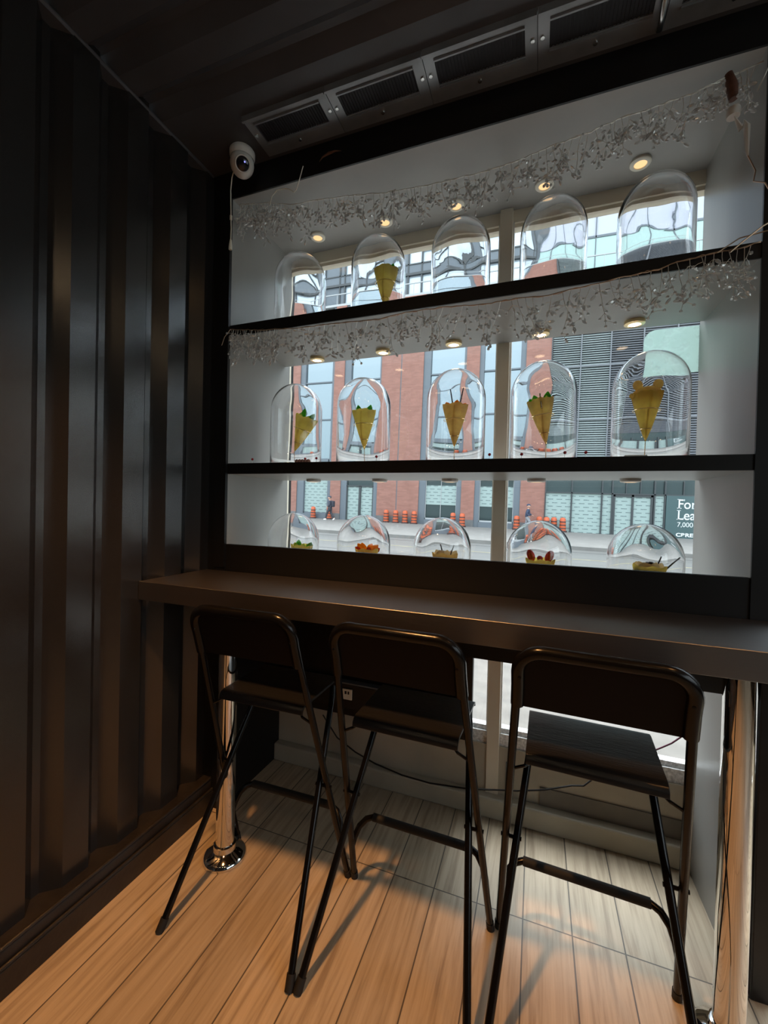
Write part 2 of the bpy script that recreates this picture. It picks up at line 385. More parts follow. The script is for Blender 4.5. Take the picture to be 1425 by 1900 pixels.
# corrugated left wall: trapezoid ribs with flats facing the room
def corr(a0, a1, phase, pitch, flat, depth):
    out = []; k = math.floor((a0 - phase) / pitch) - 1
    while phase + k * pitch < a1 + pitch:
        s0 = phase + k * pitch; sl = (pitch - flat - .022) / 2
        out += [(s0, 0), (s0 + flat, 0), (s0 + flat + sl, depth), (s0 + flat + sl + .022, depth)]; k += 1
    return [(min(max(a, a0), a1), d) for a, d in out if a0 - pitch * .5 < a < a1 + pitch * .5]
m = MB(); pr = corr(RY, 2.0, .873, .182, .080, .045)
poly = [(y, XW - d) for y, d in pr]
vs = [(x, y, z) for z in (.10, ZC + .02) for (y, x) in poly]; n = len(poly)
m.add(vs, [(i, i + 1, i + 1 + n, i + n) for i in range(n - 1)])
m.box(XW - .10, XW - .05, RY, 2.0, 0, ZC)
tag(m.build('wall_left', MT['container']), kind='structure')
# ceiling: roof corrugations parallel to the window wall, flat strip above the vents
m = MB(); pr = corr(RY, 1.262, 1.19, .1765, .072, .035); pr = [(a, d) for a, d in pr if a < 1.262] + [(1.262, 0), (YF + .5, 0)]
n = len(pr); m.add([(x, y, ZC + d) for x in (XW - .1, RX) for y, d in pr], [(i, i + 1, i + 1 + n, i + n) for i in range(n - 1)])
m.box(XW - .1, RX, RY, YF + .5, ZC + .05, ZC + .08)
tag(m.build('ceiling', MT['roof']), kind='structure')
# angle strip at the joint of the left wall and the ceiling
m = MB(); m.prism([(XW - .06, ZC - .001), (XW + .004, ZC - .001), (XW + .004, ZC - .006), (XW - .002, ZC - .012), (XW - .06, ZC - .012)], 'y', RY, 1.46)
tag(m.build('trim_1', MT['roof']), kind='structure')
# bottom rail of the left wall
m = MB(); m.prism([(XW - .06, 0), (XB + .018, 0), (XB + .018, .075), (XB + .010, .083), (XB + .004, .083), (XB + .004, .118), (XB - .004, .128), (XW - .06, .128)], 'y', RY, YF)
m.tube([(XB + .012, RY, .083), (XB + .012, YF, .083)], .006, 8); m.tube([(XB, RY, .126), (XB, YF, .126)], .006, 8)
tag(m.build('baseboard_left', MT['rail'], smooth=True), kind='structure')
# window wall (steel skin round the display bay)
m = MB()
m.box(XW - .06, RX, YF, 2.0, ZB + .03, ZC)                   # header
m.box(XW - .06, XL - .02, YF, 2.0, 0, ZB + .03)              # left return
m.box(XR + .02, XR + .055, YF, 2.0, 0, ZB + .03)             # divider
m.box(XR + .055, RX, YF, YF + .04, .83, 1.172)               # apron of the next bay
m.box(2.4, RX, YF, 2.0, 0, ZB + .03)
tag(m.build('wall_front', MT['black']), kind='structure')
m = MB(); m.box(RX, RX + .08, RY, 2.0, 0, 1.1); m.box(RX, RX + .08, RY, 2.0, 2.45, ZC + .05); m.box(RX, RX + .08, RY, -2.0, 1.1, 2.45); m.box(RX, RX + .08, 1.1, 2.0, 1.1, 2.45)
tag(m.build('wall_right', MT['container']), kind='structure')
fill_win = bpy.data.objects.new('window_3', None); COL.objects.link(fill_win); tag(fill_win, kind='structure')  # unseen window, added to bring fill light in from the right
m = MB()
for y in (-2.0, -1.0, .05, 1.06): m.box(RX + .01, RX + .06, y, y + .04, 1.1, 2.45)
m.build('window_frame', MT['alum'], fill_win); MB().box(RX + .03, RX + .036, -1.96, 1.06, 1.1, 2.45).build('pane', MT['pane'], fill_win)
m = MB(); m.box(XW - .1, RX + .08, RY - .08, RY, 0, ZC + .05); tag(m.build('wall_back', MT['container']), kind='structure')
# knee wall under the glass with its boxed skirting
m = MB(); m.box(XL, 2.4, YB - .015, YB + .09, 0, .298)
tag(m.build('wall_window_base', MT['knee']), kind='structure')
m = MB(); m.rbox(XL, 2.4, 1.853, 1.905, 0, .088, .008)
tag(m.build('baseboard_front', MT['knee']), kind='structure')
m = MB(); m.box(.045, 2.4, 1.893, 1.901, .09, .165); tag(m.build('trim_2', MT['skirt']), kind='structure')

# windows (structure)
def window(idx, x0, x1, mull, sill=True):
    w_ = bpy.data.objects.new('window_%d' % idx, None); COL.objects.link(w_); tag(w_, kind='structure')
    m = MB()
    m.box(x0, x1, YB + .0, YB + .06, 2.615, ZB + .02); m.box(x0, x1, YB + .012, YB + .05, 2.60, 2.615)
    m.box(x0, x0 + .012, YB, YB + .06, .30, ZB); m.box(x1 - .012, x1, YB, YB + .06, .30, ZB)
    m.build('window_frame', MT['alum'], w_)
    m = MB().box(x0, x1, YB - .004, YB + .055, .298, .352); m.box(x0, x1, YB + .008, YB + .045, .352, .372); m.build('window_sill', MT['sill'], w_)
    for mxx in mull:
        m = MB(); m.rbox(mxx - .027, mxx + .027, YB - .022, YB + .05, .0, ZB, .002); m.build('mullion', MT['alum'], w_)
        m = MB(); m.box(mxx + .027, mxx + .033, YB + .0, YB + .04, .352, ZB - .05); m.box(mxx - .033, mxx - .027, YB + .0, YB + .04, .352, ZB - .05); m.build('glazing_bead', MT['white'], w_)
    xs = [x0] + list(mull) + [x1]
    for a, b in zip(xs[:-1], xs[1:]):
        MB().box(a + .012, b - .012, YB + .024, YB + .030, .36, 2.61).build('pane', MT['pane'], w_)
    return w_
window(1, XL - .031, XR + .031, [-.155])
window(2, XR + .075, 2.4, [1.55])

# ------------------------------------------------------------------ display unit in front of the window
du = thing('display_unit', 'large built-in window display with black front frame, grey panels and two shelves', 'display case', (0, YF, 0))
def Lc(m_): # world -> unit local (y shift)
    m_.v = [(x, y - YF, z) for x, y, z in m_.v]; return m_
Lc(MB().box(XL - .018, XL, YF + .003, YB + .018, .83, ZB)).build('side_panel', MT['bay'], du)
Lc(MB().box(XL - .018, XL, YF + .003, YB - .004, 0, .83)).build('lower_panel', MT['black'], du)
Lc(MB().box(XR, XR + .018, YF + .003, YB + .018, 0, ZB)).build('side_panel', MT['bay'], du)
Lc(MB().box(XL, XR, YF + .003, YB - .001, ZB, ZB + .028)).build('top_panel', MT['bay'], du)
sh = Lc(MB().box(XL, XR, YF + .006, YB - .024, T2, T1)).build('shelf', MT['bay'], du)
Lc(MB().box(XL, XR, YF, YF + .006, T2 - .004, T1)).build('shelf_edge', MT['black'], sh)
sh = Lc(MB().box(XL, XR, YF + .006, YB - .024, M2, M1)).build('shelf', MT['bay'], du)
Lc(MB().box(XL, XR, YF, YF + .006, M2, M1)).build('shelf_edge', MT['black'], sh)
Lc(MB().box(XL, XR, YF + .02, YB - .024, .83, ZFL)).build('bottom_panel', MT['bay'], du)
Lc(MB().box(XL, XR, YF, YF + .02, .83, ZLIP)).build('fascia', MT['black'], du)
m = MB(); m.box(XL - .055, XL, YF - .012, YF + .003, ZLIP - .1, ZB + .02); m.box(XL - .055, XL, YF - .006, YF + .003, 0, ZLIP - .1)
m.box(XR, XR + .055, YF - .004, YF + .003, 0, ZB + .02); m.box(XL, XR, YF - .004, YF + .003, ZB, ZB + .03)
Lc(m).build('face_frame', MT['black'], du)
# black boxed-in panel and cable trunk below, left of the mullion
pn = thing('service_panel', 'black panel hiding the lower window left of the mullion', 'panel', (-.76, 1.885, .31))
m = MB(); m.box(XL - (-.76) + .002, -.247 + .76, -.004, .018, -.005, .518); m.build('panel_board', MT['black'], pn)
tag(MB().rbox(-.27 + .76, -.245 + .76, -.03, .004, -.005, .518, .003).build('edge_post', MT['black'], pn))
tr = thing('cable_trunking', 'black cable trunking with a pale top edge under the counter', 'trunking', (-.76, 1.862, .355))
MB().rbox(XL + .76 + .003, .487, -.018, .0185, 0, .122, .003).build('trunk_body', MT['black'], tr)
MB().box(XL + .76 + .003, .487, -.020, .0185, .1225, .129).build('trunk_lid', MT['oframe'], tr)
so = thing('wall_socket', 'small white double socket plate on the black trunking', 'socket', (-.845, 1.842, .43))
MB().rbox(-.026, .026, -.006, .0015, -.026, .026, .003).build('socket_plate', MT['cream'], so)
m = MB(); m.box(-.012, -.002, -.0075, -.0055, .002, .016); m.box(.004, .012, -.0075, -.0055, .002, .016); m.build('slots', MT['rubber'], so)

# ------------------------------------------------------------------ vent modules on the ceiling
def vent(i, xs):
    lab = ['first', 'second', 'third', 'fourth', 'fifth', 'sixth', 'seventh', 'eighth'][i]
    v = thing('ceiling_vent', 'grey steel ceiling vent with dark grille, %s module counting from the corrugated wall' % lab, 'vent', (xs, 1.356, ZC), 'vent modules above the window')
    W, y0, y1 = .345, -.088, .085; hx0, hx1, hy0, hy1 = .034, .309, -.051, .026
    m = MB()
    m.box(0.001, hx0, y0, y1, -.012, 0); m.box(hx1, W - .001, y0, y1, -.012, 0)
    m.box(hx0, hx1, y0, hy0, -.012, 0); m.box(hx0, hx1, hy1, y1, -.012, 0)
    m.tube([(hx0, hy0 - .006, -.013), (hx1, hy0 - .006, -.013)], .005, 6)
    m.tube([(hx0, hy1 + .008, -.013), (hx1, hy1 + .008, -.013)], .004, 6)
    m.box(.002, W - .002, y0, y0 + .008, -.022, -.012)
    m.build('vent_frame', MT['vent'], v)
    g = MB().box(hx0, hx1, hy0, hy1, -.006, -.002)
    for k in range(26): g.box(hx0 + .004 + k * .0104, hx0 + .008 + k * .0104, hy0, hy1, -.009, -.006)
    g.build('grille', MT['grille'], v)
    for bx_, by_ in ((.014, -.013), (W - .014, -.013), (.165, .055)):
        MB().lathe([(0, -.0045), (.006, -.004), (.007, 0)], 12, (bx_, by_, -.012)).build('bolt', MT['bolt'], v, smooth=True)
for i, k in enumerate(range(-4, 4)): 
    x = -.033 + .345 * k
    if i == 0:
        continue
    vent(i - 1, x)
hk = MB().tube([(.297, 1.335, ZC - .014), (.298, 1.37, ZC - .03), (.301, 1.415, ZC - .03), (.301, 1.43, ZC - .013)], .008, 10).build('latch_rod', MT['bolt'], smooth=True)
tag(hk, 'short bright metal latch rod under the ceiling vents', 'latch')

# ------------------------------------------------------------------ counter + posts
ct = thing('bar_counter', 'long dark brown wooden bar counter along the window display', 'counter', (0, 1.295, .988))
MB().rbox(XW + .001, 2.6, 1.123 - 1.295, 1.459 - 1.295, 0, .068, .0012, 1).build('worktop', MT['counter'], ct)
MB().box(XW + .003, 2.6, 1.42 - 1.295, 1.458 - 1.295, -.05, -.0005).build('support_rail', MT['black'], ct)
def post(x, y, label):
    p = thing('counter_post', label, 'post', (x, y, 0), 'chrome posts holding the counter')
    MB().lathe([(.034, .02), (.034, .982)], 40).build('tube', MT['chrome'], p, smooth='full')
    MB().lathe([(.0, .0), (.078, .0), (.080, .004), (.079, .012), (.070, .022), (.050, .030), (.042, .036), (.0405, .055), (.036, .058), (.0345, .058)], 40).build('base_flange', MT['chrome'], p, smooth=True)
    MB().lathe([(.0345, .965), (.055, .975), (.058, .9875), (.0, .9875)], 32).build('top_flange', MT['chrome'], p, smooth=True)
post(-1.085, 1.275, 'round chrome post under the counter beside the corrugated wall')
post(.492, 1.285, 'round chrome post under the counter right of the third stool')
post(2.0, 1.285, 'round chrome post under the far end of the counter')
sp_ = thing('support_post', 'black steel post between the two windows behind the right chrome post', 'post', (.617, 1.445, 0))
MB().rbox(-.022, .022, -.013, .013, 0, .936, .004).build('post_bar', MT['black'], sp_)
MB().lathe([(.0, -.03), (.012, -.03), (.014, 0), (.012, .03), (0, .03)], 14, (.028, -.02, .60)).build('clamp_knob', MT['chrome'], sp_, smooth=True)

# ------------------------------------------------------------------ bar stools
def hwA(z): return .242 - .066 * z
def yA(z): return .190 - .327 * z
def hwB(z): return .233 - .084 * z / .70
def yB(z): return -.199 + .628 * z
def make_stool():
    s = thing('bar_stool', '', 'bar stool')
    R = .0108
    ztop = 1.014; cr_ = .058
    for sg in (-1, 1):
        l = MB().tube([(sg * hwA(z), yA(z), z) for z in (.012, .2, .4, .5, .55, .6, .7, .885)], R, 12).build('leg', MT['stool'], s, smooth=True)
        MB().tube([(sg * hwA(.0), yA(0), 0.0), (sg * hwA(.03), yA(.03), .03)], R + .0022, 12).build('rubber_foot', MT['rubber'], l, smooth=True)
        l = MB().tube([(sg * hwB(z), yB(z), z) for z in (.012, .2, .45, .64)] + [(sg * (hwB(.665) - .003), yB(.665), .672)], R, 12).build('leg', MT['stool'], s, smooth=True)
        MB().tube([(sg * hwB(.0), yB(0), 0.0), (sg * hwB(.03), yB(.03), .03)], R + .0022, 12).build('rubber_foot', MT['rubber'], l, smooth=True)
        zc = .407
        MB().tube([(sg * (min(hwA(zc), hwB(zc)) - .013), yA(zc), zc), (sg * (max(hwA(zc), hwB(zc)) + .013), yA(zc), zc)], .0055, 8).build('pivot_screw', MT['stool'], s, smooth=True)
        # wire hook from the seat rail to the long leg
        z0 = .690
        MB().tube([(sg * .140, -.012, .684), (sg * .162, -.030, .672), (sg * (hwA(z0 - .04)), yA(z0 - .04), z0 - .04)], .0042, 8).build('seat_hook', MT['stool'], s, smooth=True)
    MB().tube([(-.148, yB(.672), .680), (.148, yB(.672), .680)], R * .9, 10).build('cross_tube', MT['stool'], s, smooth=True)
    # tube loop over the backrest
    def P(x, z): return (x, yA(z), z)
    hx = hwA(.95); pts = [P(-hwA(.875), .875), P(-hwA(.94), .93)]
    pts += arc((-hx + cr_, ztop - cr_), cr_, PI, PI / 2, 8, P)
    pts += [P(-.05, ztop + .0), P(.05, ztop + .0)]
    pts += arc((hx - cr_, ztop - cr_), cr_, PI / 2, 0, 8, P) + [P(hwA(.94), .93), P(hwA(.875), .875)]
    bt = MB().tube(pts, R, 12).build('back_tube', MT['stool'], s, smooth=True)
    # backrest: plate with a rolled rim that wraps the tube
    def P2(x, z): return (x, yA(z) - .002, z)
    pl = [(-hx + .004, .858), (-hx + .004, ztop - cr_)] + [(-hx + cr_ + (cr_ - .004) * math.cos(PI - i * PI / 16), ztop - cr_ + (cr_ - .004) * math.sin(PI - i * PI / 16)) for i in range(9)]
    pl += [(-x, z) for x, z in pl[::-1]]
    m = MB(); n = len(pl)
    vf = [(x, yA(z) - .004, z) for x, z in pl]; vb = [(x, yA(z) + .004, z) for x, z in pl]
    m.add(vf + vb, [tuple(range(n)), tuple(range(n, 2 * n))[::-1]] + [(i, (i + 1) % n, (i + 1) % n + n, i + n) for i in range(n)])
    br = m.build('backrest', MT['plate'], s)
    q = [P2(-hx - .002, .862), P2(-hx, .92)] + arc((-hx + cr_, ztop - cr_), cr_, PI, PI / 2, 8, P2) + [P2(0, ztop)] + arc((hx - cr_, ztop - cr_), cr_, PI / 2, 0, 8, P2) + [P2(hx, .92), P2(hx + .002, .862)]
    MB().tube(q, .0165, 14).build('backrest_rim', MT['stool'], br, smooth=True)
    for sg in (-1, 1):
        m = MB().ball(P2(sg * (hx - .004),   .945), .0045, 8, sc_=(1, .6, 1))
        m.v = [(x, y - .0165, z) for x, y, z in m.v]; m.build('rivet', MT['stool'], br, smooth=True)
    # seat with rolled near edge
    prof = [(-.098, .690), (-.096, .703), (-.086, .713), (-.068, .7175), (0, .7165), (.10, .7165), (.19, .7165), (.215, .712), (.222, .703)]
    lo = [(y, z - .0095) for y, z in prof]
    lo[0] = (-.090, .688); lo[1] = (-.088, .698); lo[2] = (-.082, .7045)
    prof = [((y + .098) * .872 - .033, z - .0125) for y, z in prof]; lo = [((y + .098) * .872 - .033, z - .0125) for y, z in lo]
    ring = prof + lo[::-1]; m = MB(); n = len(ring)
    def hw_(y): return .162 + (y + .033) / .28 * .006
    m.add([(-hw_(y), y, z) for y, z in ring] + [(hw_(y), y, z) for y, z in ring], [(i, (i + 1) % n, (i + 1) % n + n, i + n) for i in range(n)] + [tuple(range(n)), tuple(range(n, 2 * n))[::-1]])
    st = m.build('seat', MT['seat'], s, smooth=True)
    md = st.modifiers.new('edge', 'BEVEL'); md.width = .002; md.segments = 2; md.limit_method = 'ANGLE'
    MB().tube([(-.145, -.010, .684), (.145, -.010, .684)], .0055, 8).build('seat_rod', MT['stool'], s, smooth=True)
    # foot bar with bent ends
    zf = .243; yb = .186
    def bend(sg): return [(sg * hwA(.155), yA(.155), .155), (sg * (hwA(.18) - .004), yA(.155) + .012, .185), (sg * (hwA(.2) - .013), yA(.155) + .026, .213), (sg * (hwA(.22) - .032), yb - .006, .234), (sg * (hwA(.23) - .055), yb, zf)]
    MB().tube(bend(-1) + bend(1)[::-1], .0105, 12).build('foot_bar', MT['stool'], s, smooth=True)
    MB().tube([(-.172, yb, zf), (.172, yb, zf)], .0135, 12).build('foot_grip', MT['rubber'], s, smooth=True)
    return s
ST = [(-.848, 1.178, .025, 'folding black bar stool beside the left chrome post, nearest the corrugated wall'),
      (-.349, 1.183, -.02, 'folding black bar stool between the other two, in front of the window mullion'),
      (.153, 1.184, -.046, 'folding black bar stool next to the right chrome post')]
s0 = None
for i, (x, y, rz, lab) in enumerate(ST):
    if i == 0: s0 = make_stool(); o = s0
    else: o = copy_tree(s0)
    o.location = (x, y, 0); o.rotation_euler = (0, 0, rz); tag(o, lab, 'bar stool', 'black folding bar stools at the counter')

# ------------------------------------------------------------------ spotlights in the three tiers
ORD = ['leftmost', 'second from left', 'middle', 'second from right', 'rightmost']
PX = [-1.04, -.69, -.36, -.003, .334]
def puck(tier, z, y, xs, lensmat, ringmat, drop, where):
    p0 = None
    for i, x in enumerate(xs):
        if p0 is None:
            p0 = thing('puck_light', '', 'spotlight')
            MB().lathe([(.0215, -drop + .002), (.0225, -drop - .001), (.033, -drop), (.036, -drop + .003), (.036, 0)], 28).build('light_ring', ringmat, p0, smooth=True)
            MB().lathe([(0, -drop + .002), (.0215, -drop + .002)], 24).build('lens', lensmat, p0)
            o = p0
        else: o = copy_tree(p0)
        o.location = (x, y, z); tag(o, '%s, %s of its row of five' % (where, ORD[i]), 'spotlight', 'spotlights in the %s tier' % tier)
puck('top', ZB, 1.80, PX, MT['lamp_top'], MT['cream'], .010, 'round recessed spotlight in the topmost display ceiling')
puck('middle', T2, 1.82, PX, MT['lamp_mid'], MT['gold'], .014, 'glowing brass spotlight under the top shelf')
puck('bottom', M2, 1.81, PX, MT['lamp_low'], MT['white'], .012, 'shallow white puck light under the middle shelf')

# ------------------------------------------------------------------ glass domes, plates
def make_dome():
    R, Hh = .1175, .383; t = .003
    d = thing('glass_dome', '', 'glass dome')
    outer = [(R + .003, 0), (R + .003, .004), (R, .009), (R, .12), (R, Hh - R * 1.06)]
    for i in range(1, 13):
        a = PI / 2 * i / 12; outer.append((R * math.cos(a) if i < 12 else 0.0, Hh - R * 1.06 + R * 1.06 * math.sin(a)))
    inner = [(max(r - t, 0.0) if j < len(outer) - 2 else r * .9, z - (t if j > 4 else 0)) for j, (r, z) in enumerate(outer)][::-1]
    inner[-1] = (R - t, 0); inner[-2] = (R - t, .004)
    m = MB(); no = len(outer)
    def wob(a, z, j):
        if j < no: return 0
        return (.0007 * math.sin(3 * a + 17 * z) + .0005 * math.sin(5 * a - 31 * z + 1)) * min(1, (inner[j - no][0] / .07) ** 2)
    m.lathe(outer + inner, 56, closed=True, wob=wob)
    m.build('dome_shell', MT['dome'], d, smooth='full')
    return d
DX = {'top': [-1.056, -.668, -.313, .033, .362], 'middle': [-1.063, -.722, -.317, .014, .362], 'bottom': [-1.065, -.709, -.36, .011, .36]}
DZ = {'top': T1, 'middle': M1, 'bottom': ZFL}
DDESC = {
 'top': ['empty glass dome on the top shelf, first from the grey left panel', 'glass dome on the top shelf with a leafy crepe cone inside', 'empty glass dome on the top shelf, just left of the window mullion', 'empty glass dome on the top shelf, just right of the window mullion', 'empty glass dome on the top shelf, beside the grey right panel'],
 'middle': ['glass dome on the middle shelf over the leaning yellow cone', 'glass dome on the middle shelf over the upright cone with two green leaves', 'glass dome on the middle shelf over the cone with two dark sticks', 'glass dome on the middle shelf over the cone with dark leaves and a gold stick', 'glass dome on the middle shelf over the cone topped with two round ears'],
 'bottom': ['glass dome behind the black lip with pale green leaves inside', 'glass dome behind the black lip with orange fruit petals inside', 'glass dome behind the black lip with two upright chocolate sticks inside', 'glass dome behind the black lip with strawberry halves inside', 'glass dome behind the black lip with cream and two leaning chocolate sticks']}
PDESC = {'middle': 'thin reddish round plate under the dome on the middle shelf, ', 'top': 'thin reddish round plate on the top shelf under the dome, ', 'bottom': 'thin reddish round plate behind the black lip, '}
d0 = None; pl0 = None; PT = .005
for tier in ('top', 'middle', 'bottom'):
    for i, x in enumerate(DX[tier]):
        if d0 is None: d0 = make_dome(); o = d0
        else: o = copy_tree(d0)
        o.location = (x, 1.68, DZ[tier] + PT + .0004); o.rotation_euler = (0, 0, random.uniform(0, 6)); tag(o, DDESC[tier][i], 'glass dome', 'glass domes on the %s tier' % tier)
        if pl0 is None:
            pl0 = MB().lathe([(0, 0), (.132, 0), (.136, .0025), (.134, PT), (0, PT)], 40).build('display_plate', MT['redplate'], smooth=True); o = pl0
        else: o = pl0.copy(); COL.objects.link(o)
        o.location = (x, 1.68, DZ[tier] + .0001); tag(o, PDESC[tier] + ORD[i] + ' of five', 'plate', 'round plates under the domes')

# ------------------------------------------------------------------ crepe cones
def cone_mesh(h, r, mat, parent, seed, ripple=.006):
    rnd = random.Random(seed); n = 40; J = 14; m = MB()
    ph = rnd.uniform(0, 6)
    prof_o = []; vs = []; fs = []
    for j in range(J + 1):
        t = j / J
        for k in range(n):
            a = 2 * PI * k / n
            rr = r * (t ** .92) * (1 + .02 * math.sin(3 * a + ph)) + .0012
            if t > .8: rr += (t - .8) * 5 * ripple * .35 * math.sin(7 * a + ph)
            if t > .93: rr -= .002
            z = h * t + (ripple * math.sin(5 * a + ph) + ripple * .6 * math.sin(11 * a)) * max(0, (t - .75)) * 4 * .5
            vs.append((rr * math.cos(a), rr * math.sin(a), z))
    for j in range(J):
        for k in range(n): fs.append((j * n + k, j * n + (k + 1) % n, (j + 1) * n + (k + 1) % n, (j + 1) * n + k))
    off = J * n; c0 = len(vs); 
    for k in range(n):
        a = 2 * PI * k / n; vs.append((r * .82 * math.cos(a), r * .82 * math.sin(a), h * .93))
    for k in range(n): fs.append((off + k, off + (k + 1) % n, c0 + (k + 1) % n, c0 + k))
    fs.append(tuple(c0 + k for k in range(n))); fs.append(tuple(range(n))[::-1])
    m.add(vs, fs)
    # overlapping wrap seam
    m.tube([(r * t * .98 * math.cos(-1.9 + t * .5), r * t * .98 * math.sin(-1.9 + t * .5), h * t) for t in [.15 + .08 * i for i in range(11)]], .0018, 6)
    return m.build('crepe_wrap', mat, parent, smooth=True)
def leaf(m, base, d, L_, W_, curl=.3):
    d = Vector(d).normalized(); side = d.cross(Vector((0, 1, 0))); side = side.normalized() if side.length > .1 else Vector((1, 0, 0))
    nrm = side.cross(d); b = Vector(base); rows = []
    for i in range(7):
        t = i / 6; wv = W_ * math.sin(PI * min(.98, t * .93 + .05)) ** .8
        c = b + d * L_ * t + nrm * curl * L_ * t * t
        rows.append([c - side * wv + nrm * wv * .3, c, c + side * wv + nrm * wv * .3])
    vs = [v[:] for r_ in rows for v in r_] + [(v + nrm * .0012)[:] for r_ in rows for v in r_]; fs = []
    for i in range(6):
        for k in range(2):
            a = i * 3 + k; fs.append((a, a + 1, a + 4, a + 3)); fs.append((a + 21, a + 24, a + 25, a + 22))
    m.add(vs, fs)
def holder(x, z, ztip, tilt, label, H=.175, R_=.052):
    # a wire stand: foot ring, stem, two rings round the cone
    hd = thing('cone_holder', label, 'stand', (x, 1.68, z), 'wire cone holders under the domes')
    ax = Vector((math.sin(tilt), 0, math.cos(tilt))); q = Vector((0, 0, 1)).rotation_difference(ax); tip = Vector((0, 0, ztip - z))
    m = MB(); m.tube([(.045 * math.cos(a), .045 * math.sin(a), .002) for a in [2 * PI * i / 28 for i in range(29)]], .0014, 6)
    m.tube([(0, .045, .002), (0, .02, .003), (0, .004, .008), tuple(tip + ax * -.004)], .0014, 6)
    m.build('foot_ring', MT['gold'], hd, smooth=True)
    for tt, nm in ((.66, 'upper_ring'), (.27, 'lower_ring')):
        rr = R_ * tt ** .92 + .0030 + (.006 if tt > .5 else .0)
        m = MB(); m.tube([tuple(tip + q @ Vector((rr * math.cos(a), rr * math.sin(a), H * tt))) for a in [2 * PI * i / 32 for i in range(33)]], .0013, 6)
        m.build(nm, MT['gold'], hd, smooth=True)
    rr = R_ + .004
    m = MB(); m.tube([tuple(tip + ax * -.004)] + [tuple(tip + q @ Vector((0, R_ * t ** .92 + .0035 + (.005 if t > .5 else 0), H * t))) for t in (.1, .27, .45, .66)], .0012, 6)
    m.build('stem', MT['gold'], hd, smooth=True)
def crepe(x, z, tilt, label, top, hl=None, mat='crepe', seed=1, H=.175, R_=.052, hold=True, ztip=None):
    ztip = z + .062 if ztip is None else ztip
    c = thing('crepe_cone', label, 'crepe', (x, 1.68, ztip)); c.rotation_euler = (0, tilt, seed * .0)
    cone_mesh(H, R_, MT[mat], c, seed)
    rnd = random.Random(seed * 13 + 5)
    if top in ('leafy', 'leafy_dark', 'pale'):
        m = MB()
        spec = {'leafy': [(-.030, .0, .062), (.026, -.01, .052)], 'leafy_dark': [(-.034, 0, .045), (-.018, -.012, .05), (.026, -.012, .055), (.036, 0, .04)], 'pale': [(-.02, -.01, .045), (.04, 0, .04)]}[top]
        for lx, ly, L_ in spec: leaf(m, (lx * .7, ly, H * .86), (lx * 9, ly * 5, 1), L_, .015)
        m.build('leaf_garnish', MT['leaf' if top != 'pale' else 'leaf'], c, smooth=True)
        m = MB()
        for k in range(5): a = k * 1.25 + .3; leaf(m, (.022 * math.cos(a), .022 * math.sin(a), H * .86), (math.cos(a), math.sin(a), 1.6), .034, .011)
        m.build('pale_leaf', MT['leaf_p'], c, smooth=True)
    if top == 'sticks' or top == 'sticks_low' or top == 'sticks_lean':
        m = MB()
        for k, (dx, dz) in enumerate(((-.004, 0), (.014, 0)) if top != 'sticks_lean' else ((.015, 0), (.035, 0))):
            lean = (-.018, .022)[k] if top != 'sticks_lean' else (.020, .060)[k]
            L_ = .095 if top == 'sticks' else .062
            m.tube([(dx, 0, H * .85), (dx + lean * .9, -.005, H * .85 + L_)], [.0034, .0022], 8)
        m.build('chocolate_stick', MT['choc'], c, smooth=True)
        m = MB()
        for k in range(5): a = k * 1.257; leaf(m, (.025 * math.cos(a), .025 * math.sin(a), H * .88), (math.cos(a) * .8, math.sin(a) * .8, 1.5), .036, .014)
        m.build('fruit_slice', MT['peach' if top == 'sticks' else 'cream_f'], c, smooth=True)
        if top != 'sticks': MB().ball((-.012, -.01, H * .95), .026, 14, sc_=(1, 1, .8)).build('cream_ball', MT['cream_f'], c, smooth=True)
        if top == 'sticks_lean': MB().ball((-.002, -.012, H * .95 + .019), .011, 10, sc_=(1.2, 1, .6)).build('chocolate_drop', MT['choc'], c, smooth=True); MB().ball((-.034, -.018, H * .92), .011, 10).build('chocolate_drop', MT['choc'], c, smooth=True)
    if top == 'leafy_dark':
        MB().tube([(.0, -.04, H * .78), (.0, -.042, H * 1.10)], .003, 8).build('gold_stick', MT['gold'], c, smooth=True)
    if top == 'ears':
        m = MB()
        for sg in (-1, 1): m.ball((sg * .031, -.006, H + .029), .0165, 12, sc_=(1, .8, 1.15), axis=(sg * .25, 0, 1)); 
        m.build('pastry_ear', MT['crepe_b'], c, smooth=True)
        m = MB().ball((0, 0, H - .004), .047, 22, sc_=(1, .95, .62)); m.ball((-.048, -.01, H - .008), .010, 10)
        m.build('cream_swirl', MT['crepe_b'], c, smooth=True)
    if top == 'petals':
        m = MB()
        for k in range(7): a = k * .9; leaf(m, (.014 * math.cos(a), .014 * math.sin(a), H * .9), (math.cos(a), math.sin(a), 1.1), .046, .015)
        m.build('fruit_slice', MT['peach'], c, smooth=True)
        m = MB()
        for k in range(4): a = k * 1.6 + .4; leaf(m, (.026 * math.cos(a), .026 * math.sin(a), H * .9), (math.cos(a), math.sin(a), .7), .034, .012)
        m.build('red_slice', MT['straw'], c, smooth=True)
    if top == 'strawberry':
        for sg, rz in ((-1, .3), (1, -.3)):
            m = MB(); m.ball((sg * .032, -.01, H + .012), .021, 14, sc_=(.7, .45, 1.15), axis=(sg * .35, 0, 1)); m.build('strawberry_half', MT['straw'], c, smooth=True)
            m = MB(); m.ball((sg * .031, -.0175, H + .010), .014, 12, sc_=(.6, .3, 1.1), axis=(sg * .35, 0, 1)); m.build('fruit_core', MT['peach'], c, smooth=True)
        MB().ball((.0, -.02, H + .004), .011, 10).build('red_berry_topping', MT['straw'], c, smooth=True)
    if hold: holder(x, z, ztip, tilt, 'gold wire stand holding the ' + (hl or label), H, R_)
    return c
zt = M1 + PT + .001
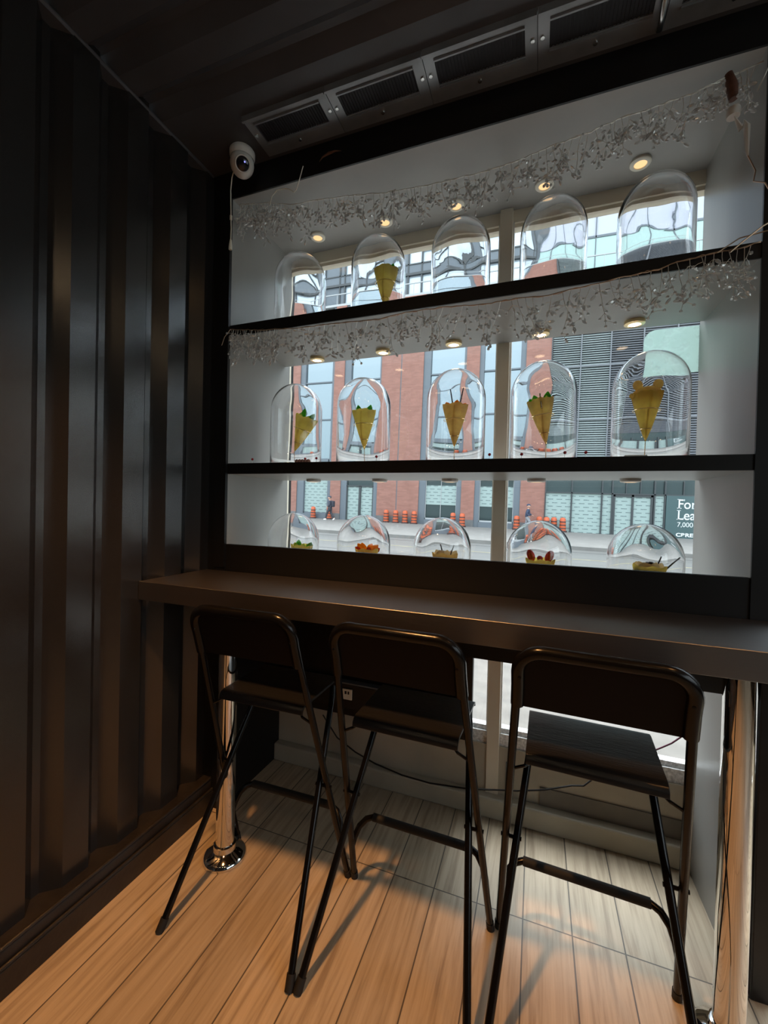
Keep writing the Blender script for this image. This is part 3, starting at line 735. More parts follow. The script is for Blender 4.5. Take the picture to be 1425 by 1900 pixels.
crepe(-1.070, zt, .36, 'leaning golden crepe cone with light green leaves on the middle shelf', 'leafy', hl='leaning cone on the middle shelf', seed=2)
crepe(-.716, zt, -.03, 'upright golden crepe cone with two green leaves on the middle shelf', 'leafy', hl='upright two-leaf cone on the middle shelf', seed=3)
crepe(-.320, zt, .0, 'golden brown crepe cone with two tall dark sticks on the middle shelf', 'sticks', hl='cone with tall dark sticks', mat='crepe_b', seed=4)
crepe(.028, zt, -.14, 'golden brown crepe cone with dark leaves and a gold stick', 'leafy_dark', hl='cone with dark leaves and gold stick', mat='crepe_b', seed=5, R_=.048)
crepe(.352, zt, .01, 'golden crepe cone with two round pastry ears on top', 'ears', hl='cone with two round ears', seed=6, R_=.050)
crepe(-.636, T1 + PT + .001, .02, 'golden crepe cone with green leaves just showing above the top shelf', 'leafy', hl='leafy cone on the top shelf', seed=7)
zb = ZFL + PT + .001
crepe(-1.03, zb, .06, 'crepe with pale green leaves just showing above the black lip', 'pale', hl='pale-leaf crepe behind the black lip', seed=8)
crepe(-.692, zb, .0, 'crepe with orange petals of fruit just showing above the black lip', 'petals', hl='orange-petal crepe behind the black lip', seed=9)
crepe(-.345, zb, .0, 'crepe with cream ball and two short upright chocolate sticks', 'sticks_low', hl='crepe with upright chocolate sticks', mat='crepe_b', seed=10)
crepe(.018, zb, .0, 'crepe with two strawberry halves just showing above the black lip', 'strawberry', hl='strawberry crepe behind the black lip', seed=11)
crepe(.372, zb, .02, 'crepe with cream ball and two leaning chocolate sticks', 'sticks_lean', hl='crepe with leaning chocolate sticks', seed=12)

# berries scattered on the middle shelf beside the plates
BR = [(-1.192, 'left of the leaning cone dome'), (-.875, 'between the first two domes'), (-.935, 'just right of the leaning cone dome'), (-.60, 'right of the second dome plate'), (-.165, 'just left of the mullion'), (-.055, 'left of the gold stick dome'), (.085, 'right of the gold stick dome'), (.15, 'beside the gold stick dome, further right')]
b0 = None
for i, (x, where) in enumerate(BR):
    if b0 is None:
        b0 = thing('berry_pick', '', 'berry')
        MB().tube([(0, 0, 0), (.001, 0, .02)], .0009, 6).build('stalk', MT['twig'], b0)
        MB().ball((.001, 0, .024), .0055, 12).build('berry', MT['berry'], b0, smooth=True); o = b0
    else: o = copy_tree(b0)
    o.location = (x, 1.53 + .01 * (i % 3), M1 + .0001); tag(o, 'tiny red berry on the middle shelf, ' + where, 'berry', 'red berries along the middle shelf')
pk = MB()
for k in range(5): pk.ball((-.965 + .014 * k, 1.535, M1 + .011), .010, 10, sc_=(1, .9, 1))
tag(pk.build('pink_pebbles', pbr('dusty_pink', (.42, .22, .18), .5), smooth=True), 'row of small dusty pink pebbles on the middle shelf by the leaning cone', 'pebbles')
MB_ = MB().rbox(.262, .325, 1.515, 1.535, M1 + .0002, M1 + .010, .002)
tag(MB_.build('price_tag_holder', MT['white']), 'small flat white tag holder on the middle shelf before the eared cone', 'tag holder')

# ------------------------------------------------------------------ crystal garlands
def interp(pts, x):
    for (x0, z0), (x1, z1) in zip(pts[:-1], pts[1:]):
        if x0 <= x <= x1: return z0 + (z1 - z0) * (x - x0) / (x1 - x0)
    return pts[-1][1] if x > pts[-1][0] else pts[0][1]
def sprig(m, o, L_, rnd, dirx, nb):
    p = Vector(o); d = Vector((dirx, rnd.uniform(-.2, .2), -1)).normalized(); pts = [p.copy()]
    for k in range(5):
        p = p + d * L_ / 5; d = (d + Vector((rnd.uniform(-.22, .22), rnd.uniform(-.15, .15), -.05))).normalized(); pts.append(p.copy())
    m.tube([q[:] for q in pts], .0009, 4, mi=1)
    for k in range(nb):
        i = rnd.randint(1, 5); b = pts[i]
        bd = Vector((rnd.uniform(-1, 1), rnd.uniform(-.6, .6), rnd.uniform(-1.3, .1))).normalized()
        l2 = rnd.uniform(.012, .034); e_ = b + bd * l2
        m.tube([b[:], (b + bd * l2 * .5 + Vector((0, 0, .002)))[:], e_[:]], .0007, 4, caps=False, mi=1)
        if rnd.random() < .5: m.ball(e_[:], .0088, 6, sc_=(.62, .5, 1.25), axis=bd[:])
        else: m.ball(e_[:], .0052, 6)
    m.ball(pts[-1][:], .0046, 6)
def garland(label, path, y, dens, Lf, wiremat, seed):
    rnd = random.Random(seed)
    g = thing('crystal_garland', label, 'garland', (0, y, 0))
    m = MB(); xs = [path[0][0] + (path[-1][0] - path[0][0]) * i / 120 for i in range(121)]
    m.tube([(x, rnd.uniform(-.002, .002), interp(path, x) + rnd.uniform(-.002, .002)) for x in xs], .0017, 6)
    m.tube([(x, rnd.uniform(-.004, .004), interp(path, x) + .002 * math.sin(x * 90)) for x in xs], .0010, 5)
    m.build('garland_wire', wiremat, g, smooth=True)
    x = path[0][0] + .004; cnt = 0
    while x < path[-1][0] - .01 and cnt < 99:
        m = MB(); z = interp(path, x)
        sprig(m, (x, 0, z), Lf(x) * rnd.uniform(.55, 1.1), rnd, rnd.uniform(-.3, .3), rnd.randint(7, 12))
        m.build('bead_sprig', [MT['bead'], MT['twig']], g, smooth=True)
        x += rnd.uniform(.6, 1.4) / dens(x); cnt += 1
    return g
G1 = [(-1.253, 2.659), (-1.098, 2.632), (-.991, 2.599), (-.839, 2.588), (-.696, 2.57), (-.561, 2.548), (-.393, 2.537), (-.218, 2.534), (-.092, 2.544), (.011, 2.563), (.139, 2.578), (.215, 2.595), (.289, 2.601), (.414, 2.612), (.48, 2.629), (.576, 2.648)]
g1 = garland('silver crystal bead garland hanging from the top edge of the display', G1, 1.49, lambda x: 85 if x < -1.02 else (70 if x > .42 else 44), lambda x: .125 if x < -1.0 else .12, MT['twig'], 3)
m = MB(); m.tube([(-.916, -.033, 2.714), (-.930, -.033, 2.67), (-.945, -.033, 2.627), (-.958, -.03, 2.621), (-.975, -.03, 2.636), (-.999, -.03, 2.647), (-1.04, -.03, 2.650), (-1.065, -.03, 2.63), (-1.09, -.01, 2.611)], .0018, 6)
m.build('lead_wire', MT['cream'], g1, smooth=True)
m = MB(); m.tube([(.495, 0, 2.64), (.503, -.003, 2.60), (.507, -.004, 2.56)], [.010, .015, .011], 10); m.build('taped_plug', MT['brown'], g1, smooth=True)
m = MB(); m.lathe([(0, -.012), (.016, -.012), (.018, 0), (.016, .012), (0, .012)], 14, (.508, -.004, 2.52)); m.build('plug_socket', MT['white'], g1, smooth=True)
m = MB(); m.tube([(.510, -.004, 2.51), (.526, -.006, 2.467), (.533, -.006, 2.49), (.540, -.006, 2.47), (.543, -.006, 2.40), (.545, -.006, 2.385)], [.002, .008, .003, .009, .005, .002], 8); m.build('cable_tail', MT['white'], g1, smooth=True)
m = MB(); m.tube([(.545, -.006, 2.385), (.563, -.008, 2.337), (.559, -.008, 2.307), (.575, -.035, 2.28), (.602, -.03, 2.228), (.66, -.03, 2.20)], .0018, 6); m.build('dark_lead', MT['copper'], g1, smooth=True)
MB().tube([(.56, -.01, 2.56), (.575, -.033, 2.60), (.60, -.033, 2.64), (.63, -.033, 2.66)], .0015, 6).build('pale_lead', MT['twig'], g1, smooth=True)
G2 = [(-1.262, 2.104), (-1.245, 2.100), (-1.093, 2.080), (-.899, 2.066), (-.778, 2.065), (-.58, 2.055), (-.47, 2.066), (-.331, 2.065), (-.182, 2.055), (-.077, 2.058), (.013, 2.052), (.086, 2.062), (.161, 2.068), (.219, 2.076), (.326, 2.085), (.377, 2.098), (.478, 2.109), (.524, 2.109), (.572, 2.119)]
g2 = garland('copper wired crystal bead garland hanging from the top shelf edge', G2, 1.458, lambda x: 85 if x < -1.02 else (60 if x > .42 else 38), lambda x: .125 if (x < -1.0 or x > .4) else .125, MT['copper'], 11)
m = MB(); m.tube([(.50, -.004, 2.10), (.53, -.008, 2.125), (.57, -.012, 2.155), (.62, -.012, 2.18)], .0022, 6); m.build('lead_wire', MT['copper'], g2, smooth=True)
m = MB(); m.tube([(.47, -.004, 2.105), (.52, -.006, 2.135), (.58, -.012, 2.14), (.62, -.012, 2.13)], .0018, 6); m.build('lead_wire', MT['copper'], g2, smooth=True)
m = MB(); m.tube([(-1.262, 0, 2.104), (-1.285, -.01, 2.07), (-1.30, -.01, 2.035)], .0014, 6)
m.build('lead_wire', MT['copper'], g2, smooth=True)

# ------------------------------------------------------------------ security camera
sc_cam = thing('security_camera', 'white dome security camera on the ceiling above the display corner', 'camera', (-1.165, 1.395, ZC))
MB().lathe([(0, 0), (.046, 0), (.050, -.006), (.050, -.022), (.046, -.034)], 32).build('camera_base', MT['white'], sc_cam, smooth=True)
b_ = MB().ball((0, 0, -.052), .047, 28, sc_=(1, 1, 1.08)).build('camera_ball', MT['white'], sc_cam, smooth=True)
dv = Vector((.62, -.66, -.62)).normalized(); q = Vector((0, 0, 1)).rotation_difference(dv)
m = MB(); m.lathe([(0, .0505), (.018, .049), (.024, .046), (.0255, .042)], 24); m.v = [tuple(q @ Vector(v) + Vector((0, 0, -.052))) for v in m.v]
ln = m.build('camera_lens', MT['lens'], sc_cam, smooth=True)
m = MB(); m.lathe([(.0255, .042), (.029, .043), (.031, .038)], 24); m.v = [tuple(q @ Vector(v) + Vector((0, 0, -.052))) for v in m.v]; m.build('lens_ring', MT['white'], sc_cam, smooth=True)
m = MB(); m.ball(tuple(q @ Vector((0, .010, .0505)) + Vector((0, 0, -.052))), .0028, 8); m.build('indicator', MT['led'], ln, smooth=True)
m = MB(); m.tube([(-.035, .0, -.05), (-.055, .005, -.09), (-.060, .005, -.14), (-.058, .005, -.20), (-.056, .005, -.245)], .0022, 8); m.tube([(-.056, .005, -.245), (-.056, .005, -.262)], .005, 8)
m.tube([(-.056, .005, -.262), (-.054, .005, -.30), (-.055, .005, -.345)], .0022, 8); m.tube([(-.055, .005, -.345), (-.056, .005, -.375), (-.057, .005, -.385)], [.004, .0075, .007], 8)
m.build('dangling_cable', MT['cream'], sc_cam, smooth=True)
m = MB(); m.tube([(-.845, 1.4625, 2.716), (-.83, 1.459, 2.728), (-.80, 1.458, 2.735), (-.775, 1.459, 2.737), (-.75, 1.4625, 2.734)], [.001, .003, .005, .003, .001], 8)  # thin curved brown arc added on the header
tag(m.build('brown_arc', MT['brown'], smooth=True), 'small curved brown arc on the black header above the display', 'clip')

# cables under the counter
m = MB(); m.tube([(-.98, 1.846, .30), (-.90, 1.85, .20), (-.80, 1.85, .15), (-.695, 1.85, .118), (-.56, 1.85, .096), (-.425, 1.848, .093), (-.25, 1.85, .110), (-.10, 1.855, .140), (-.046, 1.86, .148), (.062, 1.86, .18), (.166, 1.86, .225), (.21, 1.86, .235), (.255, 1.86, .285), (.30, 1.86, .31)], .0035, 8)
tag(m.build('power_cable', MT['cable'], smooth=True), 'black power cable sagging along the low wall under the window', 'cable')
m = MB(); m.tube([(.40, 1.87, .38), (.44, 1.87, .42), (.476, 1.87, .445), (.51, 1.87, .470), (.54, 1.87, .501), (.572, 1.87, .56)], .003, 8)
tag(m.build('plum_cable', MT['cable_p'], smooth=True), 'thin plum coloured cable across the window by the right panel', 'cable')
m = MB(); m.box(-.012, .0, -.002, .0, 0, .11); m.box(-.012, .006, -.006, .0, .104, .11); m.box(-.012, .006, -.006, 0, 0, .006)
tag(m.build('cable_bracket', MT['oframe'], loc=(-.085, 1.899, .13)), 'small grey bracket on the low wall just right of the mullion', 'bracket')
# pale rounded patch added on the window as a thin translucent sheet
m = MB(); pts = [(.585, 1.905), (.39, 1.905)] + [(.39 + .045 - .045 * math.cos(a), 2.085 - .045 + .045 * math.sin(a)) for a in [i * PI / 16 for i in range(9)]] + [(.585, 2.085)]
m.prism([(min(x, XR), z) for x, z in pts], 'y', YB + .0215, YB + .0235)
tag(m.build('window_film', MT['pale_patch']), 'pale green rounded translucent patch on the window below the top shelf', 'film')

# ------------------------------------------------------------------ lamps of the room
def spot(x, y, energy, label, size=.05):
    d = thing('ceiling_downlight', label, 'ceiling light', (x, y, ZC - .004), 'warm downlights over the stools')
    MB().lathe([(.052, 0), (.060, -.006), (.070, -.008), (.075, -.002), (.075, .0)], 28).build('trim_ring', MT['black'], d, smooth=True)
    MB().lathe([(0, -.003), (.052, -.003)], 24).build('lens', MT['lamp_down'], d)
    ld = bpy.data.lights.new('downlight', 'SPOT'); ld.energy = energy; ld.color = (1, .46, .15); ld.shadow_soft_size = size; ld.spot_size = 1.5; ld.spot_blend = .6
    lo = bpy.data.objects.new('downlight', ld); COL.objects.link(lo); lo.parent = d; lo.location = (0, 0, -.02)
spot(-.66, .41, LAMP_FLOOR, 'warm ceiling downlight above the two stools nearest the corrugated wall')
spot(1.05, .41, LAMP_FLOOR * .16, 'warm ceiling downlight above the stool by the right chrome post')
for i, x in enumerate((-1.2, -.68, 0.0, .66, 1.34)):
    d = thing('ceiling_lamp', 'short warm ceiling lamp in the row behind the viewer, number %d from the corrugated wall' % (i + 1), 'ceiling light', (x, -.75, ZC - .03), 'row of short warm lamps')
    MB().rbox(-.075, .075, -.03, .03, 0, .03, .004).build('lamp_body', MT['black'], d)
    MB().box(-.07, .07, -.024, .024, -.004, 0).build('lamp_diffuser', MT['lamp_room'], d)

# ================================================================== street
TH = .018
def ext_root(o, X=0, Y=0, Z=0):
    # the street falls gently to the right; everything on it shares that slope
    o.location = (X * math.cos(TH) + Z * math.sin(TH), Y, -.17 - X * math.sin(TH) + Z * math.cos(TH)); o.rotation_euler = (0, TH, o.rotation_euler.z); return o
for nm, y0, y1, z, mt in (('ground', 1.98, 5.6, -.02, 'walk_n'), ('road', 5.6, 20.4, -.16, 'road'), ('far_pavement', 20.4, 34.2, .0, 'walk')):
    m = MB().box(-70, 60, y0, y1, z - .2, z)
    if nm == 'far_pavement': m.box(-70, 60, 20.2, 20.42, -.3, .005)
    o = m.build(nm, MT[mt]); tag(o, kind='structure'); ext_root(o)
for k, (y, wd, mt, lab) in enumerate(((18.9, .16, 'line_d', 'dark tar seam along the road near the far kerb'), (16.2, .12, 'line_y', 'faded yellow line nearest the far kerb'), (13.6, .14, 'line_d', 'dark rail groove in the middle of the road'), (11.4, .12, 'line_y', 'faded yellow line in the middle of the road'), (9.2, .12, 'line_d', 'dark rail groove nearest the window'))):
    o = MB().box(-70, 60, y, y + wd, -.161, -.155).build('road_line', MT[mt]); tag(o, lab, 'road marking'); ext_root(o)

D = 34.0
bl = thing('office_building', 'red brick office building across the street with shop windows and louvres', 'building'); ext_root(bl)
MB().box(-45, 40, D + .45, D + 12, -1, 19.28).build('building_core', MT['louvre_back'], bl)
for a, b in ((-36, -29.0), (-26.2, -21.42), (-17.86, -16.84), (-13.25, -11.47), (-11.39, -9.47), (-5.86, -4.80), (-1.26, .54)):
    MB().box(a, b, D, D + .5, .55, 19.35).build('brick_pier', MT['brick'], bl)
    MB().box(a, b, D - .03, D + .5, -1, .55).build('stone_base', MT['stone'], bl)
MB().box(-11.47, -11.39, D + .2, D + .5, .55, 19.35).build('expansion_joint', MT['odark'], bl)
MB().tube([(-11.43, D + .05, 0), (-11.43, D + .05, 19.3)], .05, 8).build('downpipe', MT['oframe'], bl)
MB().box(-36, .54, D + .02, D + .45, 19.35, 19.55).build('parapet', MT['white_o'], bl)
def shop_window(a, b, gx0, gx1, kind):
    f = MB(); dz = 2
    f.box(a, gx0, D + .08, D + .4, -.5, 5.0); f.box(gx1, b, D + .08, D + .4, -.5, 5.0); f.box(gx0, gx1, D + .08, D + .4, 3.85, 5.5)
    sill = .53 if kind != 'door' else -.3
    if kind != 'door': f.box(gx0, gx1, D - .02, D + .4, -.5, sill - .1)
    w_ = f.build('shop_window' if kind != 'door' else 'shop_door', MT['oframe'], bl)
    if kind == 'door':
        MB().box(gx0, gx1, D + .3, D + .34, 3.15, 3.85).build('transom_pane', MT['oglass_d'], w_)
        mm = (gx0 + gx1) / 2
        g = MB(); g.box(gx0, gx1, D + .12, D + .36, 3.05, 3.15); g.box(gx0, gx0 + .1, D + .12, D + .36, 0, 3.1); g.box(gx1 - .1, gx1, D + .12, D + .36, 0, 3.1); g.box(mm - .1, mm + .1, D + .12, D + .36, 0, 3.1)
        g.build('door_frame', MT['odark'], w_)
        MB().box(gx0 + .1, mm - .1, D + .25, D + .29, .05, 3.05).build('paper_cover', MT['cover'], w_)
        MB().box(mm + .1, gx1 - .1, D + .25, D + .29, .05, 3.05).build('paper_cover', MT['cover'], w_)
    else:
        MB().box(gx0, gx1, D + .32, D + .36, sill, 3.85).build('pane', MT['oglass_d'], w_)
        zlow = sill + .02 if kind == 'full' else 1.68
        MB().box(gx0 + .05, gx1 - .05, D + .27, D + .31, zlow, 3.85 if kind == 'full' else 3.3).build('paper_cover', MT['cover'], w_)
        g = MB(); g.box(gx0 - .04, gx0 + .05, D + .2, D + .3, sill - .1, 3.85); g.box(gx1 - .05, gx1 + .04, D + .2, D + .3, sill - .1, 3.85); g.box(gx0, gx1, D + .2, D + .3, sill - .12, sill + .02)
        if kind != 'full': g.box((gx0 + gx1) / 2 - .02, (gx0 + gx1) / 2 + .02, D + .24, D + .3, sill, 3.85)
        g.build('window_edge', MT['white_o'] if kind != 'full' else MT['oframe'], w_)
shop_window(-21.42, -17.86, -20.7, -18.2, 'full')
shop_window(-29.0, -26.2, -28.6, -26.6, 'full')
shop_window(-16.84, -13.25, -16.25, -13.62, 'door')
shop_window(-9.47, -5.86, -8.9, -6.25, 'half')
shop_window(-4.80, -1.26, -4.4, -1.75, 'half')
def tall_window(a, b, g0, g1):
    f = MB(); f.box(a, g0, D + .1, D + .4, 5.0, 19.35); f.box(g1, b, D + .1, D + .4, 5.0, 19.35)
    for z in (5.5, 9.15, 12.6, 16.2): f.box(g0, g1, D + .18, D + .4, z - .06, z + .06)
    w_ = f.build('upper_window', MT['oframe'], bl)
    MB().box(g0, g1, D + .30, D + .34, 5.5, 19.3).build('pane', MT['oglass'], w_)
tall_window(-29.0, -26.2, -28.7, -26.5); tall_window(-21.42, -17.86, -20.9, -18.1); tall_window(-16.84, -13.25, -16.2, -13.4); tall_window(-9.47, -5.86, -8.85, -6.05); tall_window(-4.80, -1.26, -4.45, -1.66)
# right part: glazed shop front
MB().box(.54, .62, D - .05, D + .4, -.5, 19.3).build('corner_post', MT['odark'], bl)
MB().box(.6, 20, D + .2, D + .45, 2.95, 5.6).build('transom_band', MT['oglass_d'], bl)
g = MB()
for x in (.58, 2.42, 4.45, 5.12, 7.77, 8.40): g.box(x - .045, x + .045, D, D + .3, -.3, 3.95)
g.box(.58, 20, D - .0, D + .3, 2.93, 3.01); g.box(.58, 20, D, D + .3, -.4, -.12)
for x in (6.0, 6.9, 9.5, 10.6): g.box(x - .03, x + .03, D + .05, D + .3, 2.95, 3.95)
g.build('shop_mullions', MT['odark'], bl)
for a, b in ((.62, 2.37), (2.47, 4.40), (4.50, 5.07), (7.82, 8.35)): MB().box(a, b, D + .12, D + .16, -.12, 2.93).build('paper_cover', MT['cover'], bl)
dr = MB(); 
for x in (5.25, 6.43, 7.62): dr.box(x - .07, x + .07, D + .05, D + .3, -.1, 2.93)
dr.box(5.2, 7.7, D + .05, D + .3, 2.78, 2.93); dr.box(5.2, 7.7, D + .05, D + .3, -.12, .0)
dr = dr.build('glass_door', MT['odark'], bl)
MB().box(5.32, 6.36, D + .14, D + .18, 0, 2.78).build('paper_cover', MT['cover'], dr); MB().box(6.50, 7.55, D + .14, D + .18, 0, 2.78).build('paper_cover', MT['cover'], dr)
MB().box(11.9, 20, D + .1, D + .2, -.3, 2.93).build('shop_pane', MT['oglass_d'], bl)
# louvre wall
for i, (a, b) in enumerate(((.62, 2.6), (2.6, 4.56), (4.56, 6.62), (6.62, 8.65), (8.65, 10.7), (10.7, 12.8), (12.8, 14.9))):
    g = MB(); z = 5.7
    while z < 19.1:
        g.add([(a + .03, D + .02, z), (b - .03, D + .02, z), (b - .03, D + .13, z + .10), (a + .03, D + .13, z + .10), (a + .03, D + .02, z - .02), (b - .03, D + .02, z - .02), (b - .03, D + .13, z + .08), (a + .03, D + .13, z + .08)],
              [(0, 1, 2, 3), (7, 6, 5, 4), (0, 4, 5, 1), (1, 5, 6, 2), (2, 6, 7, 3), (3, 7, 4, 0)]); z += .165
    g.build('louvre_panel', MT['louvre_b'] if i < 2 else MT['louvre'], bl)
    MB().box(b - .04, b + .04, D - .03, D + .3, 5.5, 19.3).build('louvre_post', MT['louvre'], bl)
MB().box(.6, 15, D - .02, D + .05, 12.32, 12.42).build('louvre_rail', MT['louvre'], bl); MB().box(.6, 15, D - .02, D + .05, 8.38, 8.48).build('louvre_rail', MT['louvre'], bl)
# top storeys, set back, glass
MB().box(-45, 40, D + 1.3, D + 4, 19.3, 28.5).build('upper_core', MT['oglass_b'], bl)
up_ = MB()
for x in (-24.5, -22.2, -20.3, -19.2, -17.7, -17.2, -15.2, -13.1, -11.2, -10.0, -8.2, -6.2, -4.9, -3.4, -1.6, -1.2): up_.box(x - .06, x + .06, D + 1.1, D + 1.32, 19.3, 28.5)
up_.box(-45, -1.2, D + 1.05, D + 1.32, 21.15, 21.35); up_.box(-45, -1.2, D + 1.1, D + 1.32, 22.05, 22.15)
for x0, x1, z in ((-15.2, -13.1, 23.4), (-10.0, -8.2, 23.2), (-20.3, -19.2, 23.6), (-4.9, -3.4, 23.4)): up_.box(x0, x1, D + 1.1, D + 1.32, z - .05, z + .05)
up_.build('curtain_wall_frame', MT['odark'], bl)
g = MB()
for x0, x1 in ((-19.2, -17.2), (-13.1, -11.2), (-6.2, -4.9), (-1.6, -.8)): g.box(x0, x1, D + 1.2, D + 1.31, 19.3, 28)
g.build('grey_panel', MT['oframe'], bl)  # plain blue-grey panels between the mullions
g = MB(); g.box(-45, -1.2, D + 1.15, D + 1.30, 21.35, 22.05); g.build('spandrel_band', MT['oframe'], bl)
g = MB().box(-.8, 30, D + 1.0, D + 1.25, 21.78, 28); g.build('lavender_glazing', MT['oglass_l'], bl)
g = MB().box(-.8, 30, D + .95, D + 1.25, 19.3, 21.70); g.build('green_glazing', MT['oglass_g'], bl)
g = MB()
for x in (-.8, .1, 1.6, 3.2, 4.8, 6.5, 8.2, 10.2, 12): g.box(x - .035, x + .035, D + .9, D + 1.0, 19.3, 28)
g.box(-.8, 30, D + .9, D + 1.0, 21.66, 21.82); g.build('glazing_bars', MT['oframe'], bl)
g = MB(); g.box(-45, 14, D + .05, D + .12, 20.42, 20.50); 
x = -44.0
while x < 14: g.box(x - .02, x + .02, D + .06, D + .11, 19.4, 20.45); x += 1.45
g.build('balcony_rail', MT['white_o'], bl)
g = MB().box(.6, 14, D + .02, D + .08, 19.25, 19.4); g.build('balcony_edge', MT['white_o'], bl)

for o in list(bl.children):
    if o.name.split('.')[0] in ('curtain_wall_frame', 'grey_panel', 'spandrel_band', 'lavender_glazing', 'green_glazing', 'glazing_bars'):
        o.scale = (1.030, 1, 1.030); o.location = (0, 0, -.045)
# lease sign
sg = thing('lease_sign', 'tall dark teal sign reading For Lease on the shop front', 'sign'); ext_root(sg, 0, 0, 0)
MB().box(8.46, 11.85, D - .08, D - .02, -.12, 2.93).build('sign_board', MT['sign'], sg)
def text(body, x, z, size, mat, parent, name, bold=0.0, stretch=1.0):
    cu = bpy.data.curves.new(name, 'FONT'); cu.body = body; cu.size = size; cu.extrude = .006; cu.offset = bold; cu.materials.append(mat)
    tmp = bpy.data.objects.new(name, cu); me = bpy.data.meshes.new_from_object(tmp); bpy.data.objects.remove(tmp)
    o = bpy.data.objects.new(name, me); COL.objects.link(o); o.parent = parent; o.location = (x, D - .09, z); o.rotation_euler = (PI / 2, 0, 0); o.scale = (stretch, 1, 1)
    return o
def serif(parts):
    m = MB()
    for x0, x1, z0, z1 in parts: m.box(x0, x1, D - .096, D - .084, z0, z1)
    return m
text('For', 9.12, 2.06, .92, MT['signw'], sg, 'lettering', .006, .84)
text('Lease', 9.12, 1.30, .92, MT['signw'], sg, 'lettering', .006, .84)
text('7,000-', 9.14, .80, .46, MT['signw'], sg, 'lettering', 0, .92)
text('CBRE', 9.10, .13, .34, MT['signw'], sg, 'lettering', .012, 1.25)
serif([(9.10, 9.36, 2.06, 2.10), (9.10, 9.2, 2.67, 2.71), (9.50, 9.53, 2.58, 2.71), (9.10, 9.30, 1.30, 1.335), (9.10, 9.32, 1.915, 1.95), (9.48, 9.51, 1.30, 1.45), (9.98, 10.16, 2.06, 2.10)]).build('letter_serif', MT['signw'], sg)
MB().box(10.32, 10.52, D - .096, D - .084, .16, .28).build('green_dash', MT['signg'], sg)

# construction barrels
BL = [(-19.3, 33.6, 'barrel at the far left below the papered window'), (-17.62, 33.5, 'barrel behind the walking person in slate'), (-12.15, 33.6, 'first of the four barrels by the downpipe, nearest the papered door'), (-11.25, 33.5, 'second of the four barrels by the downpipe'), (-10.42, 33.5, 'third of the four barrels by the downpipe'), (-9.62, 33.5, 'fourth of the four barrels by the downpipe'), (-6.35, 33.5, 'barrel under the half papered window'), (-5.50, 32.9, 'barrel by the brick pier next to the half papered window'), (-1.40, 33.2, 'barrel left of the walking person in navy'), (.22, 33.6, 'barrel right of the walking person in navy'), (.72, 33.0, 'barrel of a close pair before the papered glass, left one'), (1.25, 33.75, 'barrel of a close pair before the papered glass, right one'), (1.86, 33.6, 'last barrel before the papered glass, standing alone')]
bb = None
for i, (x, y, lab) in enumerate(BL):
    if bb is None:
        bb = thing('traffic_barrel', '', 'traffic barrel')
        H_ = 1.08
        MB().lathe([(0, 0), (.30, 0), (.32, .03), (.32, .10), (.24, .12), (0, .12)], 8).build('rubber_base', MT['bband'], bb)
        MB().lathe([(.235, .10), (.23, .40), (.22, .40), (.215, .70), (.205, .70), (.20, .98), (.15, H_ - .03), (.06, H_), (0, H_)], 20).build('barrel_body', MT['orange'], bb, smooth=True)
        for z in (.28, .52, .76):
            MB().lathe([(.238 - z * .03, z - .045), (.243 - z * .03, z - .04), (.243 - z * .03, z + .04), (.236 - z * .03, z + .045)], 20).build('dark_stripe', MT['bband'], bb, smooth=True)
        o = bb
    else: o = copy_tree(bb)
    ext_root(o, x, y, 0.0); tag(o, 'orange ' + lab, 'traffic barrel', 'orange traffic barrels on the far pavement')

